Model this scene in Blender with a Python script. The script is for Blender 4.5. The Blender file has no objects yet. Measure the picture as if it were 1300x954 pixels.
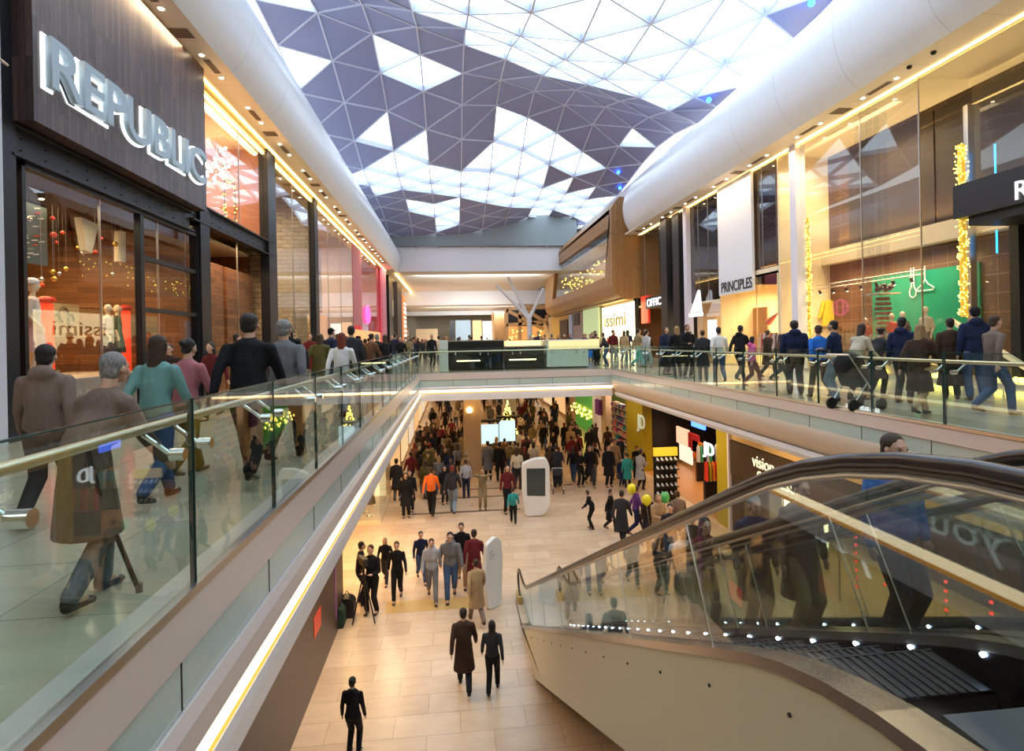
import bpy, math, random
import numpy as np
from mathutils import Vector, Matrix
R = math.radians
random.seed(7)
SC = bpy.context.scene
COL = SC.collection
# ---------------------------------------------------------------- camera
FPX, PX, PY = 720.0, 650.0, 432.5
YAW, ROLL = R(5.95), R(1.15)
fw = Vector((math.sin(YAW), math.cos(YAW), 0))
r0 = Vector((math.cos(YAW), -math.sin(YAW), 0)); u0 = Vector((0, 0, 1))
rt = r0*math.cos(ROLL) - u0*math.sin(ROLL)
up = u0*math.cos(ROLL) + r0*math.sin(ROLL)
cam = bpy.data.cameras.new('camera'); camo = bpy.data.objects.new('camera', cam); COL.objects.link(camo)
cam.sensor_width = 36; cam.lens = FPX/1300*36; cam.shift_y = -(477-PY)/1300; cam.clip_start = .02; cam.clip_end = 400
m = Matrix((rt, up, -fw)).transposed().to_4x4(); camo.matrix_world = m
SC.camera = camo

def ray(px, py): return fw*FPX + rt*(px-PX) - up*(py-PY)
def at(px, py, x=None, y=None, z=None):
    "the place seen at a photo pixel on a given plane of the hall"
    d = ray(px, py)
    t = x/d.x if x is not None else (y/d.y if y is not None else z/d.z)
    return d*t
def proj(p):
    v = Vector(p); k = v.dot(fw)
    return (PX+FPX*v.dot(rt)/k, PY-FPX*v.dot(up)/k)
def ys(px, x, py=433): return at(px, py, x=x).y

# ---------------------------------------------------------------- materials
MATS = {}
def mat(name, col=(.8,.8,.8), rough=.5, metal=0, emit=None, es=1, spec=.5, alpha=None):
    if name in MATS: return MATS[name]
    mt = bpy.data.materials.new(name); mt.use_nodes = True; MATS[name] = mt
    b = mt.node_tree.nodes['Principled BSDF']
    b.inputs['Base Color'].default_value = (*col, 1); b.inputs['Roughness'].default_value = rough
    b.inputs['Metallic'].default_value = metal; b.inputs['Specular IOR Level'].default_value = spec
    if emit: b.inputs['Emission Color'].default_value = (*emit, 1); b.inputs['Emission Strength'].default_value = es
    return mt
def nodes(mt): return mt.node_tree.nodes, mt.node_tree.links, mt.node_tree.nodes['Principled BSDF']
def coords(mt, scale=(1,1,1), rot=(0,0,0)):
    N, L, b = nodes(mt)
    tc = N.new('ShaderNodeTexCoord'); mp = N.new('ShaderNodeMapping'); mp.inputs['Scale'].default_value = scale; mp.inputs['Rotation'].default_value = rot
    L.new(tc.outputs['Object'], mp.inputs[0]); return mp.outputs[0]
def ramp(mt, src, stops):
    N, L, b = nodes(mt); r = N.new('ShaderNodeValToRGB'); L.new(src, r.inputs[0])
    e = r.color_ramp.elements
    while len(e) < len(stops): e.new(.5)
    for k, (p, c) in zip(e, stops): k.position = p; k.color = (*c, 1)
    return r.outputs[0]
def noise(mt, vec, scale, detail=3, rough=.5):
    N, L, b = nodes(mt); n = N.new('ShaderNodeTexNoise'); n.inputs['Scale'].default_value = scale; n.inputs['Detail'].default_value = detail
    n.inputs['Roughness'].default_value = rough
    L.new(vec, n.inputs['Vector']); return n.outputs['Fac']
def mul(mt, a, b_, fac=1.0, mode='MULTIPLY'):
    N, L, b = nodes(mt); m_ = N.new('ShaderNodeMix'); m_.data_type = 'RGBA'; m_.blend_type = mode; m_.inputs[0].default_value = fac
    for s, v in ((m_.inputs[6], a), (m_.inputs[7], b_)):
        if hasattr(v, 'links'): L.new(v, s)
        else: s.default_value = (*v, 1)
    return m_.outputs[2]
def tile_mat(name, c1, c2, mortar, w, h, rough=.2, gap=.006, swap=False, offset=.5, var=.5):
    mt = mat(name, c1, rough); N, L, b = nodes(mt)
    v = coords(mt, rot=(0, 0, R(90) if swap else 0))
    br = N.new('ShaderNodeTexBrick'); L.new(v, br.inputs['Vector']); br.inputs['Scale'].default_value = 1
    br.inputs['Brick Width'].default_value = w; br.inputs['Row Height'].default_value = h; br.inputs['Mortar Size'].default_value = gap
    br.inputs['Color1'].default_value = (*c1, 1); br.inputs['Color2'].default_value = (*c2, 1); br.inputs['Mortar'].default_value = (*mortar, 1); br.offset = offset
    n = noise(mt, coords(mt, scale=(1, 3, 1)), 2.2, 6, .6)
    rp = ramp(mt, n, [(.3, (1-var*.5,)*3), (.7, (1, 1, 1))])
    L.new(mul(mt, br.outputs['Color'], rp), b.inputs['Base Color']); return mt
def wood_mat(name, c1, c2, axis='z', plank=.09, rough=.45, length=1.3, gap=.004):
    "planks running along one axis, on walls facing x or y"
    mt = mat(name, c1, rough); N, L, b = nodes(mt)
    tc = N.new('ShaderNodeTexCoord'); sx = N.new('ShaderNodeSeparateXYZ'); L.new(tc.outputs['Object'], sx.inputs[0])
    ad = N.new('ShaderNodeMath'); L.new(sx.outputs[0], ad.inputs[0]); L.new(sx.outputs[1], ad.inputs[1])
    cb = N.new('ShaderNodeCombineXYZ')
    if axis == 'z': L.new(sx.outputs[2], cb.inputs[0]); L.new(ad.outputs[0], cb.inputs[1])
    else: L.new(ad.outputs[0], cb.inputs[0]); L.new(sx.outputs[2], cb.inputs[1])
    br = N.new('ShaderNodeTexBrick'); L.new(cb.outputs[0], br.inputs['Vector']); br.inputs['Scale'].default_value = 1
    br.inputs['Brick Width'].default_value = length; br.inputs['Row Height'].default_value = plank; br.inputs['Mortar Size'].default_value = gap
    br.inputs['Color1'].default_value = (*c1, 1); br.inputs['Color2'].default_value = (*c2, 1); br.inputs['Mortar'].default_value = (*[k*.35 for k in c2], 1)
    mp = N.new('ShaderNodeMapping'); mp.inputs['Scale'].default_value = (1, 12, 1); L.new(cb.outputs[0], mp.inputs[0])
    n = noise(mt, mp.outputs[0], 2.5, 5, .6); rp = ramp(mt, n, [(.3, (.55,.55,.55)), (.7, (1.1,1.1,1.1))])
    L.new(mul(mt, br.outputs['Color'], rp), b.inputs['Base Color']); return mt
def glass_mat(name, tint=(.9,.96,.93), base=.05, rough=0.0, power=5, top=.9):
    mt = bpy.data.materials.new(name); mt.use_nodes = True; MATS[name] = mt
    N, L = mt.node_tree.nodes, mt.node_tree.links; N.clear()
    o = N.new('ShaderNodeOutputMaterial'); mx = N.new('ShaderNodeMixShader'); t = N.new('ShaderNodeBsdfTransparent'); g = N.new('ShaderNodeBsdfGlossy')
    t.inputs[0].default_value = (*tint, 1); g.inputs[0].default_value = (.95,.97,1,1); g.inputs['Roughness'].default_value = rough
    lw = N.new('ShaderNodeLayerWeight'); lw.inputs[0].default_value = .5
    p = N.new('ShaderNodeMath'); p.operation = 'POWER'; p.inputs[1].default_value = power; L.new(lw.outputs['Facing'], p.inputs[0])
    q = N.new('ShaderNodeMath'); q.operation = 'MULTIPLY_ADD'; q.inputs[1].default_value = top; q.inputs[2].default_value = base; q.use_clamp = True
    L.new(p.outputs[0], q.inputs[0]); L.new(q.outputs[0], mx.inputs[0]); L.new(t.outputs[0], mx.inputs[1]); L.new(g.outputs[0], mx.inputs[2]); L.new(mx.outputs[0], o.inputs[0])
    return mt
def emis(name, col, s):
    if name in MATS: return MATS[name]
    return mat(name, (0.02,0.02,0.02), .6, emit=col, es=s)

# ---------------------------------------------------------------- mesh builder
class MB:
    def __init__(s): s.v = []; s.f = []; s.mi = []; s.cur = 0
    def add(s, vs, fs):
        n = len(s.v); s.v += [tuple(p) for p in vs]; s.f += [tuple(i+n for i in f) for f in fs]; s.mi += [s.cur]*len(fs); return s
    def box(s, x0, x1, y0, y1, z0, z1):
        vs = [(x, y, z) for x in (x0, x1) for y in (y0, y1) for z in (z0, z1)]
        return s.add(vs, [(0,1,3,2),(4,6,7,5),(0,4,5,1),(2,3,7,6),(0,2,6,4),(1,5,7,3)])
    def obox(s, c, size, rz=0, rx=0, ry=0):
        M = Matrix.Rotation(rz, 3, 'Z') @ Matrix.Rotation(rx, 3, 'X') @ Matrix.Rotation(ry, 3, 'Y'); c = Vector(c)
        vs = [c + M @ Vector((a*size[0]/2, b*size[1]/2, d*size[2]/2)) for a in (-1,1) for b in (-1,1) for d in (-1,1)]
        return s.add(vs, [(0,1,3,2),(4,6,7,5),(0,4,5,1),(2,3,7,6),(0,2,6,4),(1,5,7,3)])
    def bar(s, a, b, w, h, upv=(0,0,1), off=0):
        a, b = Vector(a), Vector(b); d = (b-a).normalized(); sd = d.cross(Vector(upv))
        if sd.length < 1e-4: sd = d.cross(Vector((1,0,0)))
        sd.normalize(); n = sd.cross(d); vs = []
        for p in (a, b):
            for i, j in ((-1,-1),(1,-1),(1,1),(-1,1)): vs.append(p + sd*(i*w/2) + n*(j*h/2+off))
        return s.add(vs, [(0,3,2,1),(4,5,6,7),(0,1,5,4),(1,2,6,5),(2,3,7,6),(3,0,4,7)])
    def tube(s, pts, r, n=10, rs=None, cap=True):
        pts = [Vector(p) for p in pts]; k = len(pts); rr = rs or [r]*k; vs = []; fs = []
        ref = None
        for i, p in enumerate(pts):
            d = (pts[min(i+1, k-1)] - pts[max(i-1, 0)])
            d = d.normalized() if d.length > 1e-9 else Vector((0,0,1))
            if ref is None: ref = Vector((1,0,0)) if abs(d.x) < .8 else Vector((0,1,0))
            a = d.cross(ref)
            if a.length < 1e-3: ref = Vector((0,1,0)) if abs(d.y) < .8 else Vector((0,0,1)); a = d.cross(ref)
            a.normalize(); b = a.cross(d); ref = -b if False else ref
            w = rr[i] if isinstance(rr[i], tuple) else (rr[i], rr[i])
            for j in range(n):
                t = 2*math.pi*j/n; vs.append(p + a*math.cos(t)*w[0] + b*math.sin(t)*w[1])
        for i in range(k-1):
            for j in range(n): fs.append((i*n+j, i*n+(j+1)%n, (i+1)*n+(j+1)%n, (i+1)*n+j))
        if cap: fs.append(tuple(range(n-1, -1, -1))); fs.append(tuple((k-1)*n+j for j in range(n)))
        return s.add(vs, fs)
    def ell(s, c, r, M=None, nu=12, nv=8):
        c = Vector(c); r = r if isinstance(r, tuple) else (r, r, r); vs = []; fs = []
        for i in range(1, nv):
            ph = math.pi*i/nv
            for j in range(nu):
                th = 2*math.pi*j/nu; v = Vector((r[0]*math.sin(ph)*math.cos(th), r[1]*math.sin(ph)*math.sin(th), r[2]*math.cos(ph)))
                vs.append(c + (M @ v if M else v))
        t = Vector((0,0,r[2])); vs += [c + (M @ t if M else t), c - (M @ t if M else t)]; T = len(vs)-2
        for i in range(nv-2):
            for j in range(nu): fs.append((i*nu+j, (i+1)*nu+j, (i+1)*nu+(j+1)%nu, i*nu+(j+1)%nu))
        for j in range(nu): fs.append((T, j, (j+1)%nu)); fs.append((T+1, (nv-2)*nu+(j+1)%nu, (nv-2)*nu+j))
        return s.add(vs, fs)
    def limb(s, p0, r0_, p1, r1_, n=12):
        "round-ended tapered limb; radii may be (wide, deep)"
        p0, p1 = Vector(p0), Vector(p1)
        a = r0_ if isinstance(r0_, tuple) else (r0_, r0_); b = r1_ if isinstance(r1_, tuple) else (r1_, r1_)
        s.tube([p0, p1], 0, n, rs=[(a[1], a[0]), (b[1], b[0])] if abs((p1-p0).normalized().x) < .8 else [a, b])
        s.ell(p0, (a[0], a[1], min(a))); s.ell(p1, (b[0], b[1], min(b))); return s
    def prof(s, pts, lo, hi, axis='y', closed=True):
        "extrude a 2-D outline along an axis; outline is (x,z) for y, (y,z) for x, (x,y) for z"
        n = len(pts); mk = {'y': lambda p, t: (p[0], t, p[1]), 'x': lambda p, t: (t, p[0], p[1]), 'z': lambda p, t: (p[0], p[1], t)}[axis]
        vs = [mk(p, lo) for p in pts] + [mk(p, hi) for p in pts]
        fs = [(i, (i+1) % n, n+(i+1) % n, n+i) for i in range(n if closed else n-1)]
        if closed: fs += [tuple(range(n-1, -1, -1)), tuple(range(n, 2*n))]
        return s.add(vs, fs)
    def build(s, name, mt, parent=None, smooth=False, bevel=0, fix=True, loc=None):
        me = bpy.data.meshes.new(name); off = Vector(loc) if loc is not None else Vector((0,0,0))
        me.from_pydata([tuple(Vector(p)-off) for p in s.v] if loc is not None else s.v, [], s.f)
        for k in (mt if isinstance(mt, (list, tuple)) else [mt]): me.materials.append(k)
        if any(s.mi):
            for p, i in zip(me.polygons, s.mi): p.material_index = i
        if fix:
            import bmesh
            bm = bmesh.new(); bm.from_mesh(me); bmesh.ops.recalc_face_normals(bm, faces=bm.faces); bm.to_mesh(me); bm.free()
        if smooth:
            for p in me.polygons: p.use_smooth = True
            try: me.set_sharp_from_angle(angle=R(42))
            except Exception: pass
        o = bpy.data.objects.new(name, me); COL.objects.link(o)
        if loc is not None: o.location = off
        if parent is not None:
            o.parent = parent
            if loc is None: o.location = -parent.location if parent.rotation_euler[2] == 0 and parent.get('_abs') else o.location
        if bevel:
            bv = o.modifiers.new('bevel', 'BEVEL'); bv.width = bevel; bv.segments = 2; bv.limit_method = 'ANGLE'
        return o
def tag(o, label=None, cat=None, group=None, kind=None):
    if label: o['label'] = label
    if cat: o['category'] = cat
    if group: o['group'] = group
    if kind: o['kind'] = kind
    return o
def empty(name, loc=(0,0,0), rz=0, label=None, cat=None, group=None):
    "an Empty at the base of a thing; with parts built in hall coordinates when rz is 0"
    o = bpy.data.objects.new(name, None); COL.objects.link(o); o.location = loc; o.rotation_euler = (0,0,rz); o.empty_display_size = .1
    if rz == 0: o['_abs'] = 1
    return tag(o, label, cat, group)
def st(o): o['kind'] = 'structure'; return o
def copy_tree(o, parent=None):
    c = o.copy(); COL.objects.link(c)
    if parent is not None: c.parent = parent
    for ch in list(o.children): copy_tree(ch, c)
    return c
def text(body, name, mt, p0, along, upd, width=None, height=1, extrude=.02, parent=None, bold=0.0, shear=0, space=1.0):
    "lettering as a solid mesh: p0 = lower left corner, along / upd = directions"
    cu = bpy.data.curves.new(name, 'FONT'); cu.body = body; cu.extrude = extrude; cu.offset = bold; cu.shear = shear; cu.space_character = space
    o = bpy.data.objects.new('tmp_text', cu); COL.objects.link(o)
    dg = bpy.context.evaluated_depsgraph_get(); me = bpy.data.meshes.new_from_object(o.evaluated_get(dg)); bpy.data.objects.remove(o); bpy.data.curves.remove(cu)
    xs = [v.co.x for v in me.vertices]; yv = [v.co.y for v in me.vertices]
    sy = height/(max(yv)-min(yv)); sx = sy if width is None else width/(max(xs)-min(xs))
    A = Vector(along).normalized(); U = Vector(upd).normalized(); Nn = A.cross(U); p0 = Vector(p0); x0, y0_ = min(xs), min(yv)
    for v in me.vertices: v.co = p0 + A*((v.co.x-x0)*sx) + U*((v.co.y-y0_)*sy) + Nn*v.co.z
    me.materials.clear(); me.materials.append(mt)
    ob = bpy.data.objects.new(name, me); COL.objects.link(ob)
    if parent is not None:
        ob.parent = parent
        if parent.get('_abs'): ob.location = -parent.location
    return ob
def area(name, loc, sx, sy, power, col=(1,.8,.55), rot=(0,0,0), spread=R(150)):
    l = bpy.data.lights.new(name, 'AREA'); l.shape = 'RECTANGLE'; l.size = sx; l.size_y = sy; l.energy = power; l.color = col; l.spread = spread
    o = bpy.data.objects.new(name, l); COL.objects.link(o); o.location = loc; o.rotation_euler = rot; return o
# ---------------------------------------------------------------- roof: undulating triangular steel grid
RC = [(-6.3,29,16.4),(-6.3,31.7,15.6),(-6.3,35.2,14.8),(-6.3,38.4,13.7),(-6.3,41.6,12.8),(-3.9,27,15.8),(-3.9,30.5,16.3),(-3.9,33.8,15.8),(-3.9,37.4,15),
      (-3.9,40,13.7),(-3.9,46.8,12.6),(.9,36,15.5),(.9,42.9,13.3),(.9,48.8,12.9),(3.3,21,12.6),(3.3,24,13.3),(3.3,30.5,15.7),(3.3,37.4,16.5),(3.3,40.5,15.8),
      (5.7,21.2,12.6),(5.7,23.6,12.5),(5.7,26.5,13.3),(5.7,33.4,15.8),(5.7,38.7,16.3),(5.7,42,15.6),(8.1,21.9,12.5),(8.1,25.2,12.6),(8.1,27.9,13.2),(8.1,35.8,16.0),
      (8.1,40.8,16.2),(8.1,43.5,15.1),(8.1,50,13.1),(10.5,21.7,12.7),(10.5,23.7,12.5),(10.5,27,12.7),(10.5,30,13.1),(12.9,22.8,13),(12.9,25.7,12.6),(12.9,28.8,12.6),
      (14,36,14),(14,42,14.4),(-6.3,60,11.0),(0,60,11.2),(5,60,11.9),(9,60,13.2),(14,60,12.8),(-6.3,50,12.5),(0,53,12.7),(8,54,13.1),
      (-9,22,15),(-9,30,15.5),(-9,40,12.8),(-6.3,20,14.4),(-2,19,13),(3,12,12.6),(10,12,12.6),(-6,10,13.5),(-9,0,13),(14,0,13),(3,0,12.8),(3,-10,13),(-9,-10,13),(14,-10,13),(-3,24,14.4),(0,22,13.2),(0,27,15)]
_P = np.array([(a, b*.75) for a, b, c in RC]); _Z = np.array([c for a, b, c in RC])
def _k(r): return r**3
_D = np.linalg.norm(_P[:,None]-_P[None], axis=2); _n = len(RC)
_A = np.zeros((_n+3, _n+3)); _A[:_n,:_n] = _k(_D) + np.eye(_n)*6.0; _A[:_n,_n] = 1; _A[:_n,_n+1:] = _P; _A[_n:,:_n] = _A[:_n,_n:].T
_W = np.linalg.solve(_A, np.concatenate([_Z, [0,0,0]]))
def roof_h(x, y):
    p = np.array([x, y*.75]); r = np.linalg.norm(_P-p, axis=1)
    return float(_k(r) @ _W[:_n] + _W[_n] + _W[_n+1:] @ p)
SX, SY = 2.4, 3.4
def rnode(i, j):
    x = -6.3 + SX*i; y = 28.7 + SY*j + (SY/2 if i % 2 else 0) - (SY if i % 2 else 0)
    return Vector((x, y, roof_h(x, y)))
def rtris():
    for i in range(-1, 9):
        for j in range(-11, 10):
            a = rnode(i, j); 
            if i % 2 == 0:   # neighbours on the next line: j (y-1.7) and j+1 (y+1.7)
                yield (i, j, 0), ((i,j), (i+1,j), (i+1,j+1)); yield (i, j, 1), ((i,j), (i+1,j+1), (i,j+1))
            else:            # next line: j-1 (y-1.7), j (y+1.7)
                yield (i, j, 0), ((i,j), (i+1,j-1), (i+1,j)); yield (i, j, 1), ((i,j), (i+1,j), (i,j+1))
GLAZED = set(tuple(int(k) for k in t.split('.')) for t in "-1.-11.0,-1.-11.1,-1.-10.1,-1.-9.0,-1.-8.0,-1.-8.1,-1.-7.1,-1.-6.0,-1.-4.1,-1.-3.0,-1.-1.1,-1.0.0,-1.1.1,-1.5.0,0.-11.0,0.-10.0,0.-10.1,0.-9.1,0.-8.0,0.-7.0,0.-7.1,0.-4.1,0.-3.0,0.3.0,0.4.0,0.4.1,0.5.0,0.5.1,1.-11.1,1.-10.0,1.-9.0,1.-9.1,1.-8.1,1.-7.0,1.-6.0,1.-6.1,1.-4.1,1.-3.0,1.1.1,1.2.0,1.4.0,1.4.1,1.5.0,1.5.1,1.6.0,1.7.1,1.8.0,2.-11.0,2.-11.1,2.-10.1,2.-9.0,2.-8.0,2.-8.1,2.-7.1,2.-6.0,2.-6.1,2.-5.0,2.-5.1,2.-4.0,2.-4.1,2.-3.0,2.-3.1,2.-2.0,2.-2.1,2.-1.0,2.1.1,2.4.1,2.5.0,2.5.1,2.6.0,2.7.0,2.7.1,2.8.0,2.8.1,3.-11.0,3.-10.0,3.-10.1,3.-9.1,3.-8.0,3.-7.0,3.-7.1,3.-6.1,3.-5.0,3.-5.1,3.-4.0,3.-4.1,3.-3.0,3.-3.1,3.-2.0,3.-2.1,3.-1.0,3.-1.1,3.0.0,3.0.1,3.1.0,3.5.0,3.5.1,3.6.0,3.6.1,3.7.0,4.-11.1,4.-10.0,4.-9.0,4.-9.1,4.-8.1,4.-7.0,4.-6.0,4.-6.1,4.-5.0,4.-5.1,4.-4.0,4.-4.1,4.-3.0,4.-3.1,4.-2.0,4.-2.1,4.-1.0,4.-1.1,4.0.0,4.0.1,4.1.0,4.3.1,4.4.0,4.4.1,4.5.0,4.5.1,4.6.0,4.6.1,4.7.0,5.-11.0,5.-11.1,5.-10.1,5.-9.0,5.-8.0,5.-8.1,5.-7.1,5.-6.0,5.-5.0,5.-5.1,5.-4.0,5.-4.1,5.-3.0,5.-3.1,5.-2.0,5.-2.1,5.-1.0,5.-1.1,5.0.0,5.0.1,5.1.0,5.1.1,5.4.1,5.5.0,5.5.1,5.6.0,5.6.1,5.7.0,5.7.1,5.8.0,6.-11.0,6.-10.0,6.-10.1,6.-9.1,6.-8.0,6.-7.0,6.-7.1,6.-6.1,6.-5.0,6.-5.1,6.-4.0,6.-4.1,6.-3.0,6.-3.1,6.-2.0,6.-2.1,6.-1.0,6.-1.1,6.0.0,6.0.1,6.4.1,6.5.0,6.6.0,6.6.1,6.7.0,6.7.1,6.8.0,6.8.1,6.9.0,7.-11.1,7.-10.0,7.-9.0,7.-9.1,7.-8.1,7.-7.0,7.-6.0,7.-6.1,7.-5.0,7.-5.1,7.-4.0,7.-4.1,7.-3.0,7.-3.1,7.-2.0,7.-2.1,7.-1.0,7.-1.1,7.0.0,7.0.1,7.1.0,7.5.1,7.7.0,7.7.1,7.8.0,7.8.1,7.9.0,8.-11.0,8.-11.1,8.-10.1,8.-9.0,8.-8.0,8.-8.1,8.-7.1,8.-6.0,8.-6.1,8.-5.0,8.-5.1,8.-4.0,8.-4.1,8.-3.0,8.-3.1,8.-2.1,8.-1.0,8.-1.1,8.3.1,8.7.0,8.7.1,8.8.0,8.8.1,8.9.0".split(','))
# ---------------------------------------------------------------- materials of the hall
M = {}
M['floor'] = tile_mat('travertine_floor', (.72,.54,.38), (.61,.44,.30), (.38,.28,.20), 1.2, .6, rough=.26, gap=.005, var=.3)
M['ufloor'] = tile_mat('upper_stone_floor', (.56,.48,.36), (.50,.43,.32), (.28,.24,.18), 1.6, .8, rough=.14, gap=.005, swap=True, var=.25)
M['white'] = mat('white_plaster', (.80,.82,.86), .42)
M['fascia'] = tile_mat('white_fascia_panels', (.84,.87,.92), (.82,.85,.91), (.62,.65,.70), 3.2, 30, rough=.28, gap=.012, swap=True, offset=0, var=.08)
M['soffit'] = tile_mat('cream_soffit', (.90,.80,.68), (.88,.78,.66), (.62,.55,.46), 2.4, 30, rough=.5, gap=.008, swap=True, offset=0, var=.05)
M['coping'] = mat('champagne_metal', (.74,.66,.62), .32, .25)
M['lip'] = mat('white_lip', (.86,.86,.88), .35)
M['under'] = mat('beige_underside', (.80,.68,.55), .5)
M['dark'] = mat('dark_steel', (.016,.018,.022), .38, .3)
M['black'] = mat('black', (.010,.010,.012), .45)
M['steel'] = mat('brushed_steel', (.62,.58,.54), .28, 1)
M['chrome'] = mat('polished_steel', (.75,.74,.72), .12, 1)
M['rib'] = mat('white_painted_rib', (.70,.74,.88), .4)
M['rpanel'] = mat('lavender_roof_panel', (.30,.33,.56), .45)
M['rubber'] = mat('handrail_rubber', (.035,.022,.018), .22, spec=.6)
M['bglass'] = glass_mat('green_balustrade_glass', (.86,.93,.89), .035, 0, 4, .5)
M['sglass'] = glass_mat('shopfront_glass', (.94,.95,.95), .045, 0, 3.5, .42)
M['eglass'] = glass_mat('escalator_glass', (.86,.90,.88), .06, 0, 4, .6)
M['rglass'] = glass_mat('skylight_glass', (.93,.97,1), .01, 0, 5, .1)
M['strip'] = mat('green_frosted_glass', (.50,.62,.57), .15, spec=.6)
M['led'] = emis('warm_led_strip', (1,.62,.20), 13)
M['ledw'] = emis('cream_led_cove', (1,.72,.36), 6)
M['ledc'] = emis('bright_led_cove', (1,.80,.48), 4.5)
M['fringe'] = emis('amber_cove_fringe', (1,.42,.05), 1.6)
M['spot'] = emis('downlight_lamp', (1,.78,.5), 25)
M['woodsign'] = wood_mat('dark_walnut_planks', (.15,.092,.075), (.062,.038,.036), 'z', .1, .38)
M['woodpod'] = wood_mat('honey_oak_slats', (.52,.26,.085), (.44,.21,.065), 'z', .16, .4, 3.4, .006)
M['woodrec'] = wood_mat('reclaimed_boards', (.34,.13,.035), (.17,.065,.02), 'h', .13, .5, 1.0)
M['brass'] = mat('brass_panel', (.62,.45,.17), .35, .6)
M['cream'] = mat('cream_wall', (.85,.72,.50), .6)
M['beige'] = mat('beige_wall', (.62,.46,.28), .6)
M['brown'] = mat('brown_wall', (.16,.085,.045), .55)
M['dbrown'] = mat('dark_brown_wall', (.045,.028,.02), .5)
M['grey'] = mat('grey_panel', (.35,.36,.38), .5)
M['green'] = mat('green_panel', (.0,.22,.13), .4)
M['yellow'] = mat('yellow_panel', (.42,.34,.015), .35)
M['red'] = mat('red_gloss', (.75,.04,.02), .3)
M['pink'] = mat('pink_panel', (.80,.16,.24), .4)
M['fairy'] = emis('fairy_bulb', (1,.72,.10), 9)
M['cyan'] = emis('cyan_tube', (.02,.35,.9), 5)
M['shoplight'] = emis('shop_light_panel', (1,.78,.45), 5)
M['screen'] = emis('lit_screen', (.55,.75,.72), 1.5)
M['letter'] = mat('letter_face', (.34,.42,.48), .35, emit=(.5,.62,.7), es=.06)
M['halo'] = emis('letter_glow', (.85,.95,1), 3.2)
M['lwhite'] = emis('white_letters', (.95,.97,1), 3)
M['fabric'] = mat('white_fabric', (.78,.78,.82), .8)
M['drain'] = mat('dark_floor_strip', (.10,.07,.05), .5)
M['mat'] = mat('gold_floor_band', (.55,.36,.13), .3)
M['metalgrille'] = mat('vent_grille', (.28,.23,.18), .6)

ZU, ZL = -1.4, -7.0            # upper and lower floor levels
XL, XR = -6.83, 13.5           # upper shopfront planes
YF = 25.0                      # far edge of the void
XV0, XV1 = -1.5, 7.1           # void sides
LXL, LXR = -2.93, 9.9          # lower shopfront planes

# floors
st(MB().box(-14, 22, -12, 120, ZL-.2, ZL).build('floor', M['floor']))
st(MB().box(-14, XV0-.2, -12, 120, -2.66, ZU).build('floor', [M['ufloor']]))
st(MB().box(XV1+.35, 22, -12, 120, -2.60, ZU).build('floor', [M['ufloor']]))
st(MB().box(XV0-.2, XV1+.35, YF+.2, 120, -2.42, ZU).build('floor', [M['ufloor']]))
st(MB().box(XV0, XV1, -12, .35, -2.6, ZU).build('floor', [M['ufloor']]))
# lower ceilings are the slabs' undersides; far and near walls
st(MB().box(-14, 22, 120, 120.3, ZL, 12).build('wall_far', M['cream']))
st(MB().box(-14, 22, -12.3, -12, ZL, 14).build('wall_near', M['beige']))
st(MB().box(-14.3, -14, -12, 120, ZL, 11.6).build('wall_left', M['brown']))
st(MB().box(22, 22.3, -12, 120, ZL, 11.6).build('wall_right', M['brown']))

# slab edges: coping, frosted strip, curved underside, LED cove, white lip
def slab_edge(name, pt, lo, hi, sgn, axis, led, drop=0):
    "pt(o,z)->2-D point, o = outwards into the void"
    def P(l): return [pt(o, z) for o, z in l]
    root = empty(name, (0,0,0)); st(root)
    MB().prof(P([(-.01,-1.395),(0.02,-1.41),(0.02,-1.69),(-.21,-1.69),(-.21,-1.395)]), lo, hi, axis).build('coping', M['coping'], root)
    MB().prof(P([(0.0,-1.705),(0.0,-1.97),(-.12,-1.97),(-.12,-1.705)]), lo, hi, axis).build('glass_strip', M['strip'], root)
    seams = MB(); t = lo
    while t < hi:
        q = P([(0.004,-1.70),(0.004,-1.97),(-.02,-1.97),(-.02,-1.70)]); seams.prof(q, t, t+.012, axis); t += 1.47
    seams.build('seam', M['black'], root)
    d = drop
    MB().prof(P([(0.02,-1.98),(.05,-2.06),(.05,-2.22+d),(-.02,-2.24+d),(-.3,-2.24+d),(-.3,-1.98)]), lo, hi, axis).build('apron', M['coping'], root, smooth=False)
    MB().prof(P([(.045,-2.245+d),(.045,-2.335+d),(-.16,-2.335+d),(-.16,-2.245+d)]), lo, hi, axis).build('light_strip', led, root)
    MB().prof(P([(-.3,-2.24+d),(-.17,-2.25+d),(-.17,-2.40+d),(.05,-2.385+d),(.05,-2.48+d),(.02,-2.70+d),(-.3,-2.72+d)]), lo, hi, axis).build('lip', M['lip'], root)
    MB().prof(P([(.042,-2.337+d),(.042,-2.38+d),(-.16,-2.38+d),(-.16,-2.337+d)]), lo, hi, axis).build('glow_fringe', M['fringe'], root)  # orange fringe of the cove glow, put in as its own emissive strip
    return root
e = slab_edge('slab_edge_left', lambda o, z: (XV0+o, z), .3, YF, 1, 'y', M['ledc']); st(e)
e = slab_edge('slab_edge_far', lambda o, z: (YF-o, z+.02), XV0, XV1, 1, 'x', M['ledc'], .10); st(e)
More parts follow.
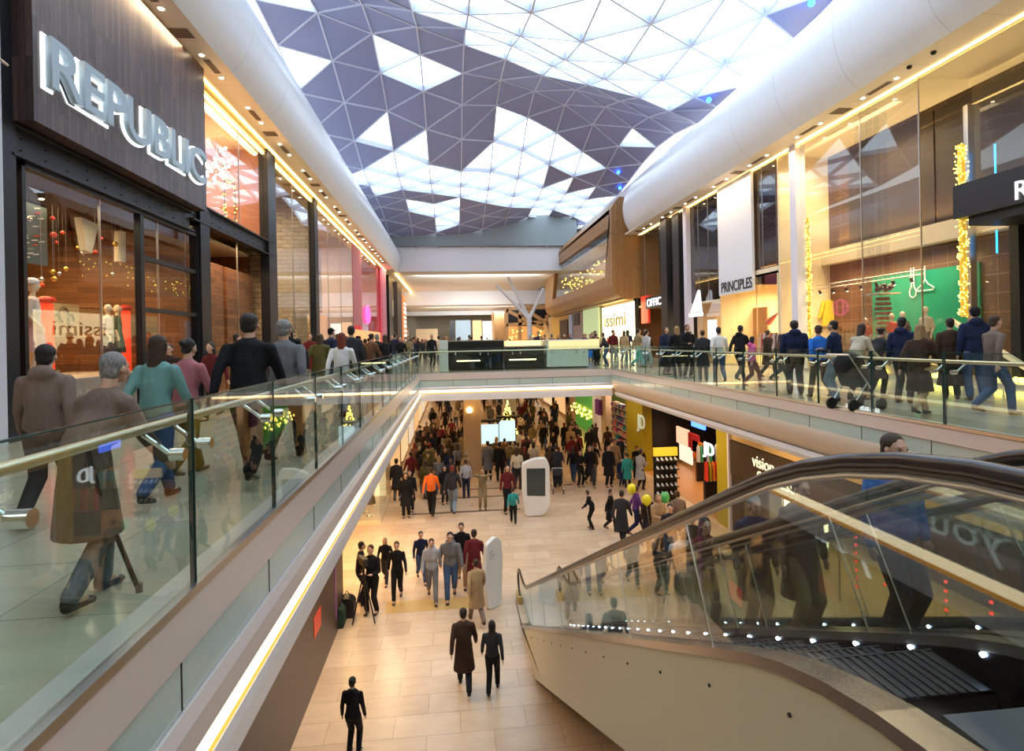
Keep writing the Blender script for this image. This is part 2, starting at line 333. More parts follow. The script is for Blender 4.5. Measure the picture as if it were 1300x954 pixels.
# right edge has a deep sloping beige underside and a pale lip
rtE = empty('slab_edge_right'); st(rtE)
P = lambda l: [(XV1-o, z) for o, z in l]
MB().prof(P([(-.01,-1.395),(0.02,-1.41),(0.02,-1.62),(-.36,-1.62),(-.36,-1.395)]), .3, YF, 'y').build('coping', M['coping'], rtE)
MB().prof(P([(0,-1.63),(0,-1.86),(-.12,-1.86),(-.12,-1.63)]), .3, YF, 'y').build('glass_strip', M['strip'], rtE)
sm = MB()
for k in range(17): sm.prof(P([(.004,-1.62),(.004,-1.86),(-.02,-1.86),(-.02,-1.62)]), .5+1.46*k, .512+1.46*k, 'y')
sm.build('seam', M['black'], rtE)
MB().prof(P([(.02,-1.865),(.03,-1.95),(-.02,-2.15),(-.16,-2.36),(-.30,-2.45),(-.5,-2.45),(-.5,-1.865)]), .3, YF+.0, 'y').build('apron', M['under'], rtE, smooth=True)
MB().prof(P([(-.14,-2.39),(-.12,-2.50),(-.16,-2.60),(-.4,-2.66),(-.5,-2.66),(-.5,-2.46),(-.3,-2.46)]), .3, YF, 'y').build('lip', M['lip'], rtE)
MB().box(XV1+.19, XV1+.27, .3, YF, -2.462, -2.452).build('light_strip', M['ledw'], rtE)

# balustrades -------------------------------------------------
def balustrade(name, label, pts_y, x, inner, group='glass balustrades round the void', gap=.012):
    "glass panels along y at x; inner = +1/-1 the walkway side"
    b = empty(name, (x, (pts_y[0]+pts_y[-1])/2, ZU), label=label, cat='balustrade', group=group)
    for a, c in zip(pts_y, pts_y[1:]):
        MB().box(x-.009, x+.009, a+gap, c-gap, ZU-.0, -.30).build('glass_panel', M['bglass'], b)
        e = MB(); e.box(x-.010, x+.010, a+gap, a+gap+.008, ZU, -.30); e.box(x-.010, x+.010, c-gap-.008, c-gap, ZU, -.30); e.box(x-.010, x+.010, a+gap, c-gap, -.306, -.298)
        e.build('glass_edge', M['gedge'], b)
    MB().box(x-.03, x+.03, pts_y[0], pts_y[-1], ZU, ZU+.05).build('base_channel', M['steel'], b)
    hx = x + inner*.17
    MB().tube([(hx, pts_y[0], -.44), (hx, pts_y[-1], -.44)], .027, 12).build('handrail', M['hrail'], b, smooth=True)
    for a in pts_y[1:-1]:
        for s in (-1, 1):
            y = a + s*.17
            if not (pts_y[0] < y < pts_y[-1]): continue
            br = MB(); br.tube([(x+inner*.012, y, -.58), (x+inner*.03, y, -.58), (hx-inner*.0, y, -.47)], .013, 8)
            bo = br.build('bracket', M['chrome'], b, smooth=True)
            MB().tube([(x-inner*.045, y, -.58), (x+inner*.03, y, -.58)], .034, 16).build('clamp_disc', M['chrome'], bo, smooth=True)
    return b
M['gedge'] = mat('dark_green_glass_edge', (.01,.05,.05), .2)
M['hrail'] = mat('warm_steel_handrail', (.70,.58,.42), .3, 1)
LY = [.45] + [1.95+1.465*k for k in range(16)] + [24.9]
RY = [.45, 1.80, 3.25, 4.70, 6.13] + [7.56+1.435*k for k in range(12)] + [24.9]
balustrade('glass_balustrade', 'glass balustrade with steel handrail along the left walkway', LY, XV0, -1)
balustrade('glass_balustrade', 'glass balustrade with steel handrail along the right walkway', RY, XV1, 1)
b = empty('glass_balustrade', (2.8, YF, ZU), label='glass balustrade across the far bridge in front of black counter', cat='balustrade', group='glass balustrades round the void')
xs = [XV0 + (XV1-XV0)*k/6 for k in range(7)]
for a, c in zip(xs, xs[1:]):
    MB().box(a+.012, c-.012, YF+.02, YF+.038, ZU, -.30).build('glass_panel', M['bglass'], b)
    for y in (a, c):
        if 0 < (y-XV0) < XV1-XV0-.1:
            for s in (-1, 1):
                bo = MB().tube([(y+s*.17*(1 if y == a else 1), YF+.05, -.58), (y+s*.17, YF+.19, -.47)], .013, 8).build('bracket', M['chrome'], b) if y == a else None
                if bo: MB().tube([(y+s*.17, YF-.02, -.58), (y+s*.17, YF+.05, -.58)], .034, 12).build('clamp_disc', M['chrome'], bo)
MB().tube([(XV0, YF+.2, -.44), (XV1, YF+.2, -.44)], .027, 12).build('handrail', M['hrail'], b, smooth=True)
MB().box(XV0, XV1, YF, YF+.06, ZU, ZU+.05).build('base_channel', M['steel'], b)
# the near landing's own balustrade, below the lens
MB().box(XV0, 1.4, .28, .30, ZU, -.42).build('glass_panel', M['bglass'], tag(empty('glass_balustrade', (0,.29,ZU)), 'glass balustrade at the near landing under the viewer', 'balustrade', 'glass balustrades round the void'))

# roof -------------------------------------------------
ribs = MB(); solid = MB(); pane = MB(); done = set()
for key, t in rtris():
    Pn = [rnode(*n) for n in t]
    for a, b_ in ((0,1),(1,2),(2,0)):
        e = tuple(sorted((t[a], t[b_])))
        if e in done: continue
        done.add(e); ribs.bar(Pn[a], Pn[b_], .075, .34, (0,0,1), .17)
    g = key in GLAZED
    off = Vector((0,0,.30 if g else .07)); (pane if g else solid).add([p+off for p in Pn] + [p+off+Vector((0,0,.02)) for p in Pn], [(0,1,2),(3,5,4),(0,3,4,1),(1,4,5,2),(2,5,3,0)])
roof = st(ribs.build('ceiling', M['rib']))
sp = solid.build('solid_panel', M['rpanel'], roof); sp['kind'] = 'stuff'
sp = pane.build('skylight_pane', M['rglass'], roof); sp['kind'] = 'stuff'
# ceiling of the halls beyond
st(MB().box(-14, 22, 60.6, 120, 12, 12.2).build('ceiling', M['white']))

# left fascia and soffit -------------------------------------------------
def smoothprof(pts, n=4):
    out = []
    for i in range(len(pts)-1):
        p0 = pts[max(i-1,0)]; p1 = pts[i]; p2 = pts[i+1]; p3 = pts[min(i+2, len(pts)-1)]
        for k in range(n):
            t = k/n; out.append(tuple(.5*((2*p1[c]) + (-p0[c]+p2[c])*t + (2*p0[c]-5*p1[c]+4*p2[c]-p3[c])*t*t + (-p0[c]+3*p1[c]-3*p2[c]+p3[c])*t**3) for c in (0,1)))
    out.append(pts[-1]); return out
lf = smoothprof([(-5.8,7.4),(-5.48,7.75),(-5.25,8.3),(-5.20,8.9),(-5.5,9.6),(-6.2,10.2),(-7.6,10.6)]) + [(-7.6,7.5),(-5.8,7.46)]
st(MB().prof(lf, -2, 60, 'y').build('trim_1', M['fascia'], smooth=True))
lf = smoothprof([(12.4,7.4),(11.95,7.85),(11.66,8.6),(11.60,9.43),(11.9,10.2),(12.8,10.9),(14.4,11.3)])
# right fascia closes with a rounded end
mb = MB(); full = lf + [(14.4,7.5),(12.4,7.46)]; K = len(full); secs = [(-2,1)] + [(36+3.6*math.sin(R(a)), math.cos(R(a))) for a in (0,20,40,55,68,78,86)]
for y, s in secs:
    for (x, z) in full: mb.v.append((14.4-(14.4-x)*(.55+.45*s), y, 7.4+(z-7.4)*(.45+.55*s)))
for i in range(len(secs)-1):
    for j in range(K): mb.f.append((i*K+j, i*K+(j+1) % K, (i+1)*K+(j+1) % K, (i+1)*K+j)); mb.mi.append(0)
mb.f.append(tuple(range(K))); mb.mi.append(0); mb.f.append(tuple(range((len(secs)-1)*K, len(secs)*K))); mb.mi.append(0)
st(mb.build('trim_2', M['fascia'], smooth=True))
st(MB().box(-14, -5.8, -2, 100, 7.4, 7.5).build('ceiling', M['soffit']))
st(MB().box(12.4, 22, -2, 39.6, 7.4, 7.5).build('ceiling', M['soffit']))
st(MB().box(-8.9, -8.7, -12, 61, 10, 11.9).build('wall_left', M['white']))
st(MB().box(14.3, 14.5, -12, 61, 11, 12.3).build('wall_right', M['white']))
# light strips under the soffits
def strip(name, x, z, y0, y1, w, mt, seg, side):
    root = empty(name, (x, y0, z)); y = y0; k = 0
    while y < y1-.1:
        MB().box(x-w/2, x+w/2, y+.03, min(y+seg, y1)-.03, z-.03, z).build('light_tube', mt, root); y += seg
    return root
tag(strip('ceiling_strip_light', -6.70, 7.40, 6, 59, .07, M['led'], 4.3, 0), 'warm strip light along the left soffit above the shop windows', 'strip light', 'strip lights under the soffits')
tag(strip('ceiling_strip_light', -6.80, 7.08, 15.8, 52, .05, M['led'], 4.3, 0), 'warm lower strip light at the head of the left shop glass', 'strip light', 'strip lights under the soffits')
tag(strip('ceiling_strip_light', 13.42, 7.40, 6, 39.5, .07, M['led'], 4.0, 0), 'warm strip light along the right soffit above the shop windows', 'strip light', 'strip lights under the soffits')
tag(strip('ceiling_strip_light', -5.9, 7.26, 61, 98, .10, M['led'], 6, 0), 'warm strip light beyond the white beam on the left', 'strip light', 'strip lights under the soffits')
# downlights and vents
def downlight(x, y, lab, grp):
    r = empty('downlight', (x, y, 7.4), label=lab, cat='downlight', group=grp)
    MB().tube([(x, y, 7.40), (x, y, 7.385)], .085, 16).build('bezel', M['white'], r, smooth=True)
    MB().tube([(x, y, 7.386), (x, y, 7.375)], .055, 14).build('lamp', M['spot'], r)
def vent(x, y, lab, grp, L=.75, W=.16):
    r = empty('ceiling_vent', (x, y, 7.4), label=lab, cat='vent', group=grp)
    MB().box(x-W/2, x+W/2, y-L/2, y+L/2, 7.385, 7.4).build('frame', M['metalgrille'], r)
    s = MB(); n = int(L/.075)
    for k in range(n): s.box(x-W/2+.02, x+W/2-.02, y-L/2+.03+k*L/n, y-L/2+.06+k*L/n, 7.378, 7.387)
    s.build('slats', M['brown'], r)
for k in range(14):
    y = 9.2+3.25*k
    for s in (-.62, .62): downlight(-6.18, y+s, 'small round downlight in the left soffit beside the white fascia', 'downlights in the left soffit')
    vent(-6.18, y, 'narrow slatted vent between two downlights in the left soffit', 'slot vents in the left soffit')
    if k % 2: vent(-6.2, y+1.62, 'square grey access grille in the left soffit', 'square grilles in the left soffit', .42, .42)
for k in range(8):
    y = 12.45+3.42*k
    for s in (-.68, .68):
        if k == 0: continue
        downlight(12.95, y+s, 'small round downlight in the right soffit beside the white fascia', 'downlights in the right soffit')
    if k: vent(12.95, y, 'narrow slatted vent between two downlights in the right soffit', 'slot vents in the right soffit', .9)
    if k % 2: vent(12.95, y+1.7, 'square grey access grille in the right soffit', 'square grilles in the right soffit', .5, .5)
for y in (13.7, 14.5):
    MB().ell((12.75, y, 7.38), .07).build('ceiling_camera', M['black'], fix=False) if False else tag(MB().ell((12.75, y, 7.37), (.07,.07,.06)).build('ceiling_camera', M['black'], smooth=True), 'small black dome camera in the right soffit', 'camera', 'dome cameras in the right soffit')

# white beams and soffits at the far hall
st(MB().box(-8, 12.6, 60.2, 61.4, 7.45, 10.0).build('beam', M['white']))
st(MB().box(-8, 14, 61.4, 62.2, 10, 12.6).build('wall_far', M['grey']))
st(MB().box(-6.4, 12.6, 61.4, 84, 7.42, 7.6).build('ceiling', M['soffit']))
st(MB().box(-8, 14.5, 84, 85, 5.4, 7.5).build('beam', M['white']))
st(MB().box(-8, 14.5, 85, 99, 5.3, 5.5).build('ceiling', M['soffit']))
st(MB().box(-14, 22, 99, 100, 4.6, 12).build('beam', M['white']))
# translucent gable between the beam and the roof
gb = MB(); gx = [-7.5+k*.5 for k in range(43)]; gh = [max(10.2, roof_h(x, 60.0)+.12) for x in gx]; gb.prof([(x, h) for x, h in zip(gx, gh)] + [(gx[-1], 10.05), (gx[0], 10.05)], 59.95, 60.02, 'y')
st(gb.build('window_21', M['gable'] if 'gable' in M else mat('frosted_gable', (.30,.36,.37), .35)))
rl = MB(); rl.tube([(-7, 59.8, 10.1), (13, 59.8, 10.1)], .07, 8)
for k in range(9): rl.box(-6+k*2.3, -5.85+k*2.3, 59.72, 59.95, 9.85, 10.2)
st(rl.build('trim_3', M['grey']))
# ---------------------------------------------------------------- shop rooms
def room(y0, y1, xf, xb, z0, z1, wall, ceil, fl, power=0, col=(1,.72,.4), lx=None):
    "an open-fronted shop room between two party walls"
    s = 1 if xb > xf else -1; a, b = min(xf, xb), max(xf, xb)
    st(MB().box(xb-.05, xb+.05, y0, y1, z0, z1).build('wall_back', wall))
    for y in (y0+.05, y1-.05): st(MB().box(a, b, y-.035, y+.035, z0, z1).build('wall_side', wall))
    st(MB().box(a, b, y0, y1, z1, z1+.1).build('ceiling', ceil)); 
    if fl: st(MB().box(a, b, y0, y1, z0, z0+.03).build('floor', fl))
    if power: area('shop_lamp', ((xf*.4+xb*.6) if lx is None else lx, (y0+y1)/2, z1-.06), min(2.2, abs(xb-xf)*.5), (y1-y0)*.6, power, col)
def pane(n, x, y0, y1, z0, z1, mt=None, joints=(), frame=None, fw_=.05, mull=(), trans=()):
    "a shop window at x: glass, optional frame and fine joints"
    root = empty('window_%d' % n, (x, (y0+y1)/2, z0)); st(root)
    MB().box(x-.006, x+.006, y0, y1, z0, z1).build('pane', mt or M['sglass'], root)
    if joints:
        j = MB()
        for y in joints: j.box(x-.02, x+.02, y-.012, y+.012, z0, z1)
        j.build('joint', M['steel'], root)
    if frame:
        f = MB(); f.box(x-.08, x+.08, y0, y1, z0, z0+fw_); f.box(x-.08, x+.08, y0, y1, z1-fw_, z1)
        for y in (y0+fw_/2, y1-fw_/2): f.box(x-.08, x+.08, y-fw_/2, y+fw_/2, z0, z1)
        for y, w_ in mull: f.box(x-.07, x+.07, y-w_/2, y+w_/2, z0, z1)
        for ya, yb, z in trans: f.box(x-.05, x+.05, ya, yb, z-.05, z+.05)
        f.build('frame', frame, root)
    return root
def YL(px): return ys(px, XL)
# left facade: wall stub, black posts, beams
st(MB().box(-7.4, -6.6, 7.2, ys(8,-6.6), ZU, 7.4).build('wall_left', M['grey'] if False else mat('pale_stone_pier', (.55,.56,.60), .5)))
st(MB().box(-7.0, -6.68, ys(8,-6.6), ys(25,-6.68), ZU, 7.4).build('post', M['dark']))
def ibeam(name, y0, y1, z0, z1, x=-6.80):
    m_ = MB(); m_.box(x-.12, x+.02, y0, y1, z0+.03, z1-.03); m_.box(x-.16, x+.14, y0, y1, z0, z0+.04); m_.box(x-.16, x+.14, y0, y1, z1-.04, z1)
    y = y0+.3
    while y < y1-.2: m_.ell((x+.03, y, (z0+z1)/2+.09), .018, nu=6, nv=4); m_.ell((x+.03, y, (z0+z1)/2-.09), .018, nu=6, nv=4); y += .55
    return st(m_.build(name, M['dark']))
ibeam('beam', YL(8), 15.6, 3.02, 3.52); ibeam('beam', 15.6, YL(345), 3.34, 3.86)
st(MB().box(-6.98, -6.68, YL(250), YL(262), ZU, 3.8).build('post', M['dark']))
st(MB().box(-6.98, -6.66, YL(338), YL(348), ZU, 7.25).build('post', M['dark']))
st(MB().box(-6.95, -6.66, YL(398), YL(402), ZU, 7.25).build('post', M['dark']))
st(MB().box(-6.95, -6.66, YL(493), YL(497), ZU, 7.25).build('post', M['dark']))
st(MB().box(-6.95, -6.5, YL(502), YL(508), ZU, 7.25).build('post', M['dbrown']))
st(MB().box(-7.0, -6.72, 15.6, 60, 7.12, 7.4).build('trim_4', M['brass']))
# the REPUBLIC sign box
sg = empty('shop_sign', (-6.6, 11.6, 3.6), label='dark walnut plank sign box with glowing letters REPUBLIC', cat='sign')
XS = -6.38
sy0, sy1 = at(43,140,x=XS).y, at(262,250,x=XS).y
MB().box(-6.95, XS, sy0, sy1, 3.56, 7.32).build('board', M['woodsign'], sg)
ta, tb = at(58.5,90,x=-6.33).y, at(258,200,x=-6.33).y; z0 = at(60,112,x=-6.33).z; z1 = at(60,46,x=-6.33).z
text('REPUBLIC', 'letter_glow', M['halo'], (XS+.012, ta-.05, z0-.035), (0,1,0), (0,0,1), tb-ta+.1, z1-z0+.07, .012, sg, bold=.038, space=.95)
text('REPUBLIC', 'letters', M['letter'], (XS+.09, ta, z0), (0,1,0), (0,0,1), tb-ta, z1-z0, .05, sg, bold=.012, space=.95)
br = MB().tube([(-6.36, 8.95, 4.15), (-6.3, 8.2, 4.2), (-6.25, 7.4, 4.24)], .02, 8); tag(br.build('bracket_arm', M['steel']), 'thin pale rod reaching from the left edge to the walnut sign', 'rod')

# windows of the near shop
pane(1, XL, YL(25), YL(250), ZU, 3.02, frame=M['dark'], fw_=.08, mull=((YL(179), .14),), trans=((YL(181), YL(250), 2.0), (YL(181), YL(250), .85)), joints=(YL(129), YL(202)))
pane(2, XL, YL(262), YL(338), 3.9, 7.1, joints=(YL(307),))
st(MB().box(-6.85, -6.81, YL(303)-.02, YL(303)+.02, ZU, 3.34).build('window_3', M['steel']))
pane(4, XL, YL(348), YL(398), ZU, 7.1, joints=(YL(374),))
pane(5, XL, YL(402), YL(449), ZU, 7.1, joints=(YL(418), YL(434)))
pane(6, XL, YL(460), YL(483), ZU, 7.1, joints=(YL(472),))
pane(7, XL, YL(497), YL(503), ZU, 7.1)
pane(8, XL, YL(508), 110, ZU, 7.1, joints=[YL(512)+6*k for k in range(7)])
room(YL(25)-.2, 15.5, XL, -10.8, ZU, 3.02, M['woodrec'], M['dbrown'], M['brown'], 230, (1,.66,.32))
room(15.62, YL(342), -7.5, -12, ZU, 3.3, M['woodrec'], M['cream'], M['brown'], 60, (1,.62,.28), lx=-8.4); area('entrance_fill', (-7.05, 18.2, 3.25), .3, 4.5, 130, (1,.62,.28))  # the separate area light is added to brighten the boarded leaves
room(15.62, YL(342), XL, -12, 3.9, 7.3, mat('terracotta_wall', (.42,.17,.07), .6), M['beige'], M['beige'], 420, (1,.7,.4))
room(YL(344), YL(400), XL, -11.5, ZU, 7.3, wood_mat('pale_brick', (.66,.54,.36), (.52,.42,.28), 'h', .2, .6, .6, .012), M['beige'], M['brown'], 420, (1,.75,.45))
room(YL(400), YL(449)-.1, XL, -11.5, ZU, 7.3, mat('blush_wall', (.72,.55,.48), .6), M['cream'], M['beige'], 520, (1,.82,.62))
room(YL(449), YL(485), XL, -11.5, ZU, 7.3, M['pink'], M['cream'], M['beige'], 160, (1,.78,.66))
room(YL(495), 110, XL, -11.5, ZU, 7.3, M['cream'], M['cream'], M['beige'], 500, (1,.78,.5))
# door bay with two boarded leaves
for i, (a, b) in enumerate(((262.5, 302), (304.5, 337))):
    tag(MB().box(-7.32, -7.22, YL(a)+.05, YL(b)-.05, ZU, 2.55).build('door_leaf', M['woodrec'], bevel=.01), ('left' if i == 0 else 'right')+' tall leaf of orange reclaimed boards in the shop entrance', 'door')
# display plinth and things in the first window
tag(MB().box(-9.3, -7.1, YL(25)+.15, 14.9, ZU, -.55).build('display_plinth', mat('pale_plinth', (.50,.40,.30), .5), bevel=.02), 'long pale display plinth inside the window under the sign', 'plinth')
for i, (px, w_) in enumerate(((60, .17), (160.5, .15))):
    p = at(px, 433, x=-8.1); r = empty('display_column', (-8.1, p.y, -.55), label='glowing red column in the window '+('beside the pink skirted mannequin' if i == 0 else 'beside the dark mullion'), cat='column')
    MB().box(-8.1-w_/2, -8.1+w_/2, p.y-w_/2, p.y+w_/2, -.55, .92).build('shaft', mat('glowing_red', (.75,.03,.01), .3, emit=(1,.06,.02), es=1.1), r, bevel=.01)
    MB().ell((-8.1, p.y, 1.0), (.15,.19,.08)).build('cap', M['red'], r, smooth=True)
bd = MB(); bd.box(-9.0, -8.9, 10.4, 14.6, .3, 1.05)
bo = tag(bd.build('patterned_board', mat('pale_board', (.58,.47,.24), .5)), 'pale board with raised squiggles behind the red columns', 'board')
for k in range(16):
    y = 10.6+k*.245; z = .68+.12*math.sin(k*1.9); MB().tube([(-8.88, y+.1*math.cos(t)*(1+.3*(k%3)), z+.17*math.sin(t)) for t in [j*.55 for j in range(9)]], .022, 6).build('squiggle', M['dbrown'], bo)
area('window_lamp', (-7.25, 11.4, 2.95), .3, 4, 70, (1,.74,.45))  # fill light added to brighten the mannequins behind the glass
# hanging marquee letters, baubles, spots
pl = mat('pale_ornament', (.62,.58,.46), .5, emit=(.7,.6,.4), es=.12)
def hang(nm, px, py, lab, mk):
    p = at(px, py, x=-8.0); r = empty(nm, p, label=lab, cat='ornament'); mk(p).build('body', pl, r, bevel=.01)
    MB().tube([(-8.0, p.y+.2, p.z+.6), (-8.0, p.y+.2, 3.02)], .006, 5).build('wire', M['steel'], r)
hang('hanging_wedge', 104, 318, 'tall pale wedge hung among baubles in the near window', lambda p: MB().prof([(p.y+.05,p.z),(p.y+.22,p.z-.04),(p.y+.48,p.z+.66),(p.y-.12,p.z+.70)], -8.08, -7.92, 'x'))
hang('hanging_cylinder', 148, 332, 'pale ribbed cylinder hung among baubles in the near window', lambda p: MB().tube([(-8.0,p.y+.14,p.z),(-8.0,p.y+.16,p.z+.74)], .12, 18))
hang('hanging_ring', 188, 318, 'thick pale ring hung behind the dark mullion', lambda p: MB().tube([(-8.0, p.y+.2+.26*math.cos(t), p.z+.1+.26*math.sin(t)) for t in [k*.3307 for k in range(20)]], .11, 12))
bcol = [M['red'], mat('gold_bauble', (.8,.5,.1), .15, .8), M['red'], mat('silver_bauble', (.7,.7,.72), .1, 1)]
bnam = ['red', 'gold', 'red', 'silver']
for k in range(34):
    y = random.uniform(10.3, 14.6); x = random.uniform(-8.9, -7.5); z = random.uniform(1.35, 2.6); r_ = random.uniform(.035, .065); c = k % 4
    r = empty('bauble', (x, y, z), label='small %s bauble hung on a thread in the shop window' % bnam[c], cat='bauble', group=bnam[c]+' baubles in the near shop window')
    MB().ell((x, y, z), r_, nu=10, nv=7).build('ball', bcol[c], r, smooth=True); MB().tube([(x, y, z+r_), (x, y, 3.02)], .003, 4).build('thread', M['steel'], r)
def spot(p, d, lab, power=0, grp=None):
    p = Vector(p); d = Vector(d).normalized(); r = empty('spotlight', p, label=lab, cat='spotlight', group=grp)
    MB().tube([p-d*.10, p+d*.06], .05, 12).build('housing', M['black'], r, smooth=True); MB().tube([p+d*.061, p+d*.067], .042, 12).build('lamp', M['spot'], r)
    return r
spot(at(75, 237, x=-8.0), (.6, -.3, -.75), 'bright spotlight under the ceiling of the near shop window')
spot((-7.7, 10.0, 2.92), (.1, 0, -1), 'small ceiling spotlight above the pink skirted mannequin', grp=None)
spot((-7.7, 11.6, 2.92), (.1, 0, -1), 'small ceiling spotlight above the first red column')
st(MB().box(-9.9, -9.8, 11.0, 14.2, 1.9, 2.9).build('wall_panel', mat('ochre_lit_wall', (.75,.50,.12), .6)))
area('window_wash', (-9.2, 12.3, 2.8), .5, 2.5, 45, (1,.75,.3))
poster = tag(MB().box(-8.5, -8.4, at(24,300,x=-8.4).y-.6, at(60,300,x=-8.4).y, 1.75, 3.0).build('poster_panel', mat('slate_poster', (.07,.12,.15), .5)), 'slate blue panel with rows of pale and red dashes in the corner window', 'panel')
ds = MB(); dr = MB()
for k in range(40):
    y = at(60,300,x=-8.4).y-.15-random.random()*1.3; z = 1.85+(k % 12)*.095; (dr if k % 5 == 0 else ds).obox((-8.395, y, z), (.01, .16, .02), rx=.2)
ds.build('pale_dashes', M['fabric'], poster); dr.build('red_dashes', M['red'], poster)
# mannequins --------------------------------------------------
def mannequin(loc, rz, label, top, skirt, skin=None, group=None, s=1.0, pose=0, hat=None):
    skin = skin or mat('mannequin_plastic', (.85,.68,.48), .35)
    r = empty('mannequin', (0,0,0), label=label, cat='mannequin', group=group); r['_abs'] = 1
    b = MB(); b.limb((0,0,1.45), .045, (0,.01,1.55), .04); b.ell((0,.015,1.66), (.078,.095,.115)); b.ell((0,.105,1.65), (.012,.02,.02))
    b.limb((0,0,1.22), (.17,.10), (0,0,1.40), (.15,.08)); b.limb((0,0,.98), (.14,.10), (0,0,1.2), (.12,.09))
    for sx in (-1, 1):
        b.limb((sx*.17,0,1.40), .045, (sx*.23,-.04,1.13), .035); b.limb((sx*.23,-.04,1.13), .034, (sx*.21,.12 if pose else .02,.93), .024); b.ell((sx*.21,.13 if pose else .03,.87), (.02,.03,.06))
        b.limb((sx*.08,0,.95), .08, (sx*.09,.02*sx,.5), .05); b.limb((sx*.09,.02*sx,.5), .05, (sx*.09,-.02,.10), .03); b.ell((sx*.09,.04,.05), (.035,.11,.04))
    b.build('figure', skin, r, smooth=True)
    t = MB(); t.limb((0,0,1.20), (.185,.125), (0,0,1.39), (.165,.10)); t.limb((0,0,1.0), (.155,.12), (0,0,1.2), (.14,.11))
    for sx in (-1, 1): t.limb((sx*.17,0,1.39), .06, (sx*.23,-.04,1.14), .05)
    t.build('top', top, r, smooth=True)
    k = MB(); k.tube([(0,0,1.02), (0,0,.9), (0,0,.62), (0,0,.5)], 0, 16, rs=[(.13,.15),(.15,.19),(.19,.25),(.20,.27)]); k.build('skirt', skirt, r, smooth=True)
    MB().tube([(0,0,0), (0,0,.015)], .18, 20).build('base_plate', M['chrome'], r)
    if hat:
        h = MB(); h.ell((0,0,1.74), (.09,.11,.07)); h.tube([(0,0,1.70), (0,0,1.71)], .10, 14); h.build('hat', hat, r, smooth=True)
    r.location = loc; r.rotation_euler = (0,0,rz); r.scale = (s,s,s); return r
cm = mat('cream_knit', (.75,.62,.52), .8); pk = mat('blush_skirt', (.70,.42,.40), .8)
mannequin((-7.55, at(34, 433, x=-7.55).y+.15, -.55), R(-60), 'mannequin in cream top and blush skirt at the left end of the window', cm, pk, s=1.03, pose=1, hat=M['fabric'])
mannequin((-7.55, at(137, 433, x=-7.55).y, -.55), R(-80), 'mannequin with warm lit head between the two red columns', mat('pale_blouse', (.7,.55,.42), .8), M['dbrown'], s=.86, pose=1)
mannequin((-8.0, 14.5, -.55), R(-60), 'mannequin in black at the right end of the near window', M['black'], M['black'], s=.9)
# upstairs window: starburst chandelier, fairy light frames
CC = at(276, 213, x=-8.0)
ch = empty('chandelier', CC, label='starburst chandelier of many bulbs behind the glass beside the sign', cat='chandelier')
bl = MB(); rd = MB()
for k in range(42):
    d = Vector((random.gauss(0,1), random.gauss(0,1), random.gauss(0,.8))).normalized()*random.uniform(.3,.75); c = CC; bl.ell(c+d, .05, nu=7, nv=5); rd.tube([c, c+d], .006, 4)
bl.build('bulbs', emis('white_bulb', (1,.75,.45), 40), ch); rd.build('rods', M['chrome'], ch); MB().tube([CC, (CC.x, CC.y, 7.3)], .015, 6).build('stem', M['chrome'], ch)
def fairy_frame(y0, y1, z0, z1, x, lab):
    r = empty('fairy_light_net', (x, (y0+y1)/2, z0), label=lab, cat='fairy lights'); b = MB()
    for k in range(90):
        t = random.random(); e = random.choice('lrtb'); y = y0 if e == 'l' else y1 if e == 'r' else y0+(y1-y0)*t; z = z0+(z1-z0)*(t if e in 'lr' else (0 if e == 'b' else 1))
        b.ell((x+random.uniform(-.03,.03), y+random.uniform(-.09,.09), z+random.uniform(-.09,.09)), .022, nu=5, nv=4)
    b.build('bulbs', M['fairy'], r); m_ = MB()
    for a, c in (((x,y0,z0),(x,y1,z0)),((x,y1,z0),(x,y1,z1)),((x,y1,z1),(x,y0,z1)),((x,y0,z1),(x,y0,z0))): m_.tube([a, c], .02, 6)
    m_.build('frame', M['dbrown'], r)
fairy_frame(19.6, 20.5, 3.95, 5.6, -7.4, 'tall frame of golden fairy lights behind the upper glass')
fairy_frame(22.3, 24.6, 4.5, 5.9, -7.6, 'loose net of golden fairy lights above the fashion window')
for k, y in enumerate((16.4, 18.2, 20.0)):
    r = empty('pendant_lamp', (-9.5, y, 6.4), label='white saucer pendant lamp in the upper showroom', cat='lamp', group='pendant lamps in the upper showroom')
    MB().tube([(-9.5,y,6.4),(-9.5,y,6.5),(-9.5,y,6.55)], 0, 18, rs=[.35,.3,.05]).build('shade', M['fabric'], r, smooth=True); MB().tube([(-9.5,y,6.38),(-9.5,y,6.40)], .28, 16).build('lamp', M['shoplight'], r); MB().tube([(-9.5,y,6.5),(-9.5,y,7.3)], .01, 5).build('cord', M['black'], r)
for k, (px, c1, c2) in enumerate(((352, 'grey', 'fabric'), (362, 'fabric', 'black'), (372, 'black', 'grey'), (384, 'fabric', 'grey'))):
    y = at(px, 433, x=-7.9).y; mannequin((-7.9, y, -1.0), R(-90), '%s mannequin from the left in the tall brick window' % ('first','second','third','fourth')[k], M[c1], M[c2], s=1.0)
tag(MB().box(-8.4, -7.2, 22.2, 27.4, ZU, -1.0).build('display_plinth', M['beige'], bevel=.02), 'low display plinth in the tall brick walled window', 'plinth')
ban = tag(MB().box(-8.2, -8.1, 23.2, 27.0, 1.2, 4.1).build('backdrop', mat('blue_photo', (.12,.20,.36), .4)), 'blue tinted backdrop panel in the tall brick walled window', 'backdrop')
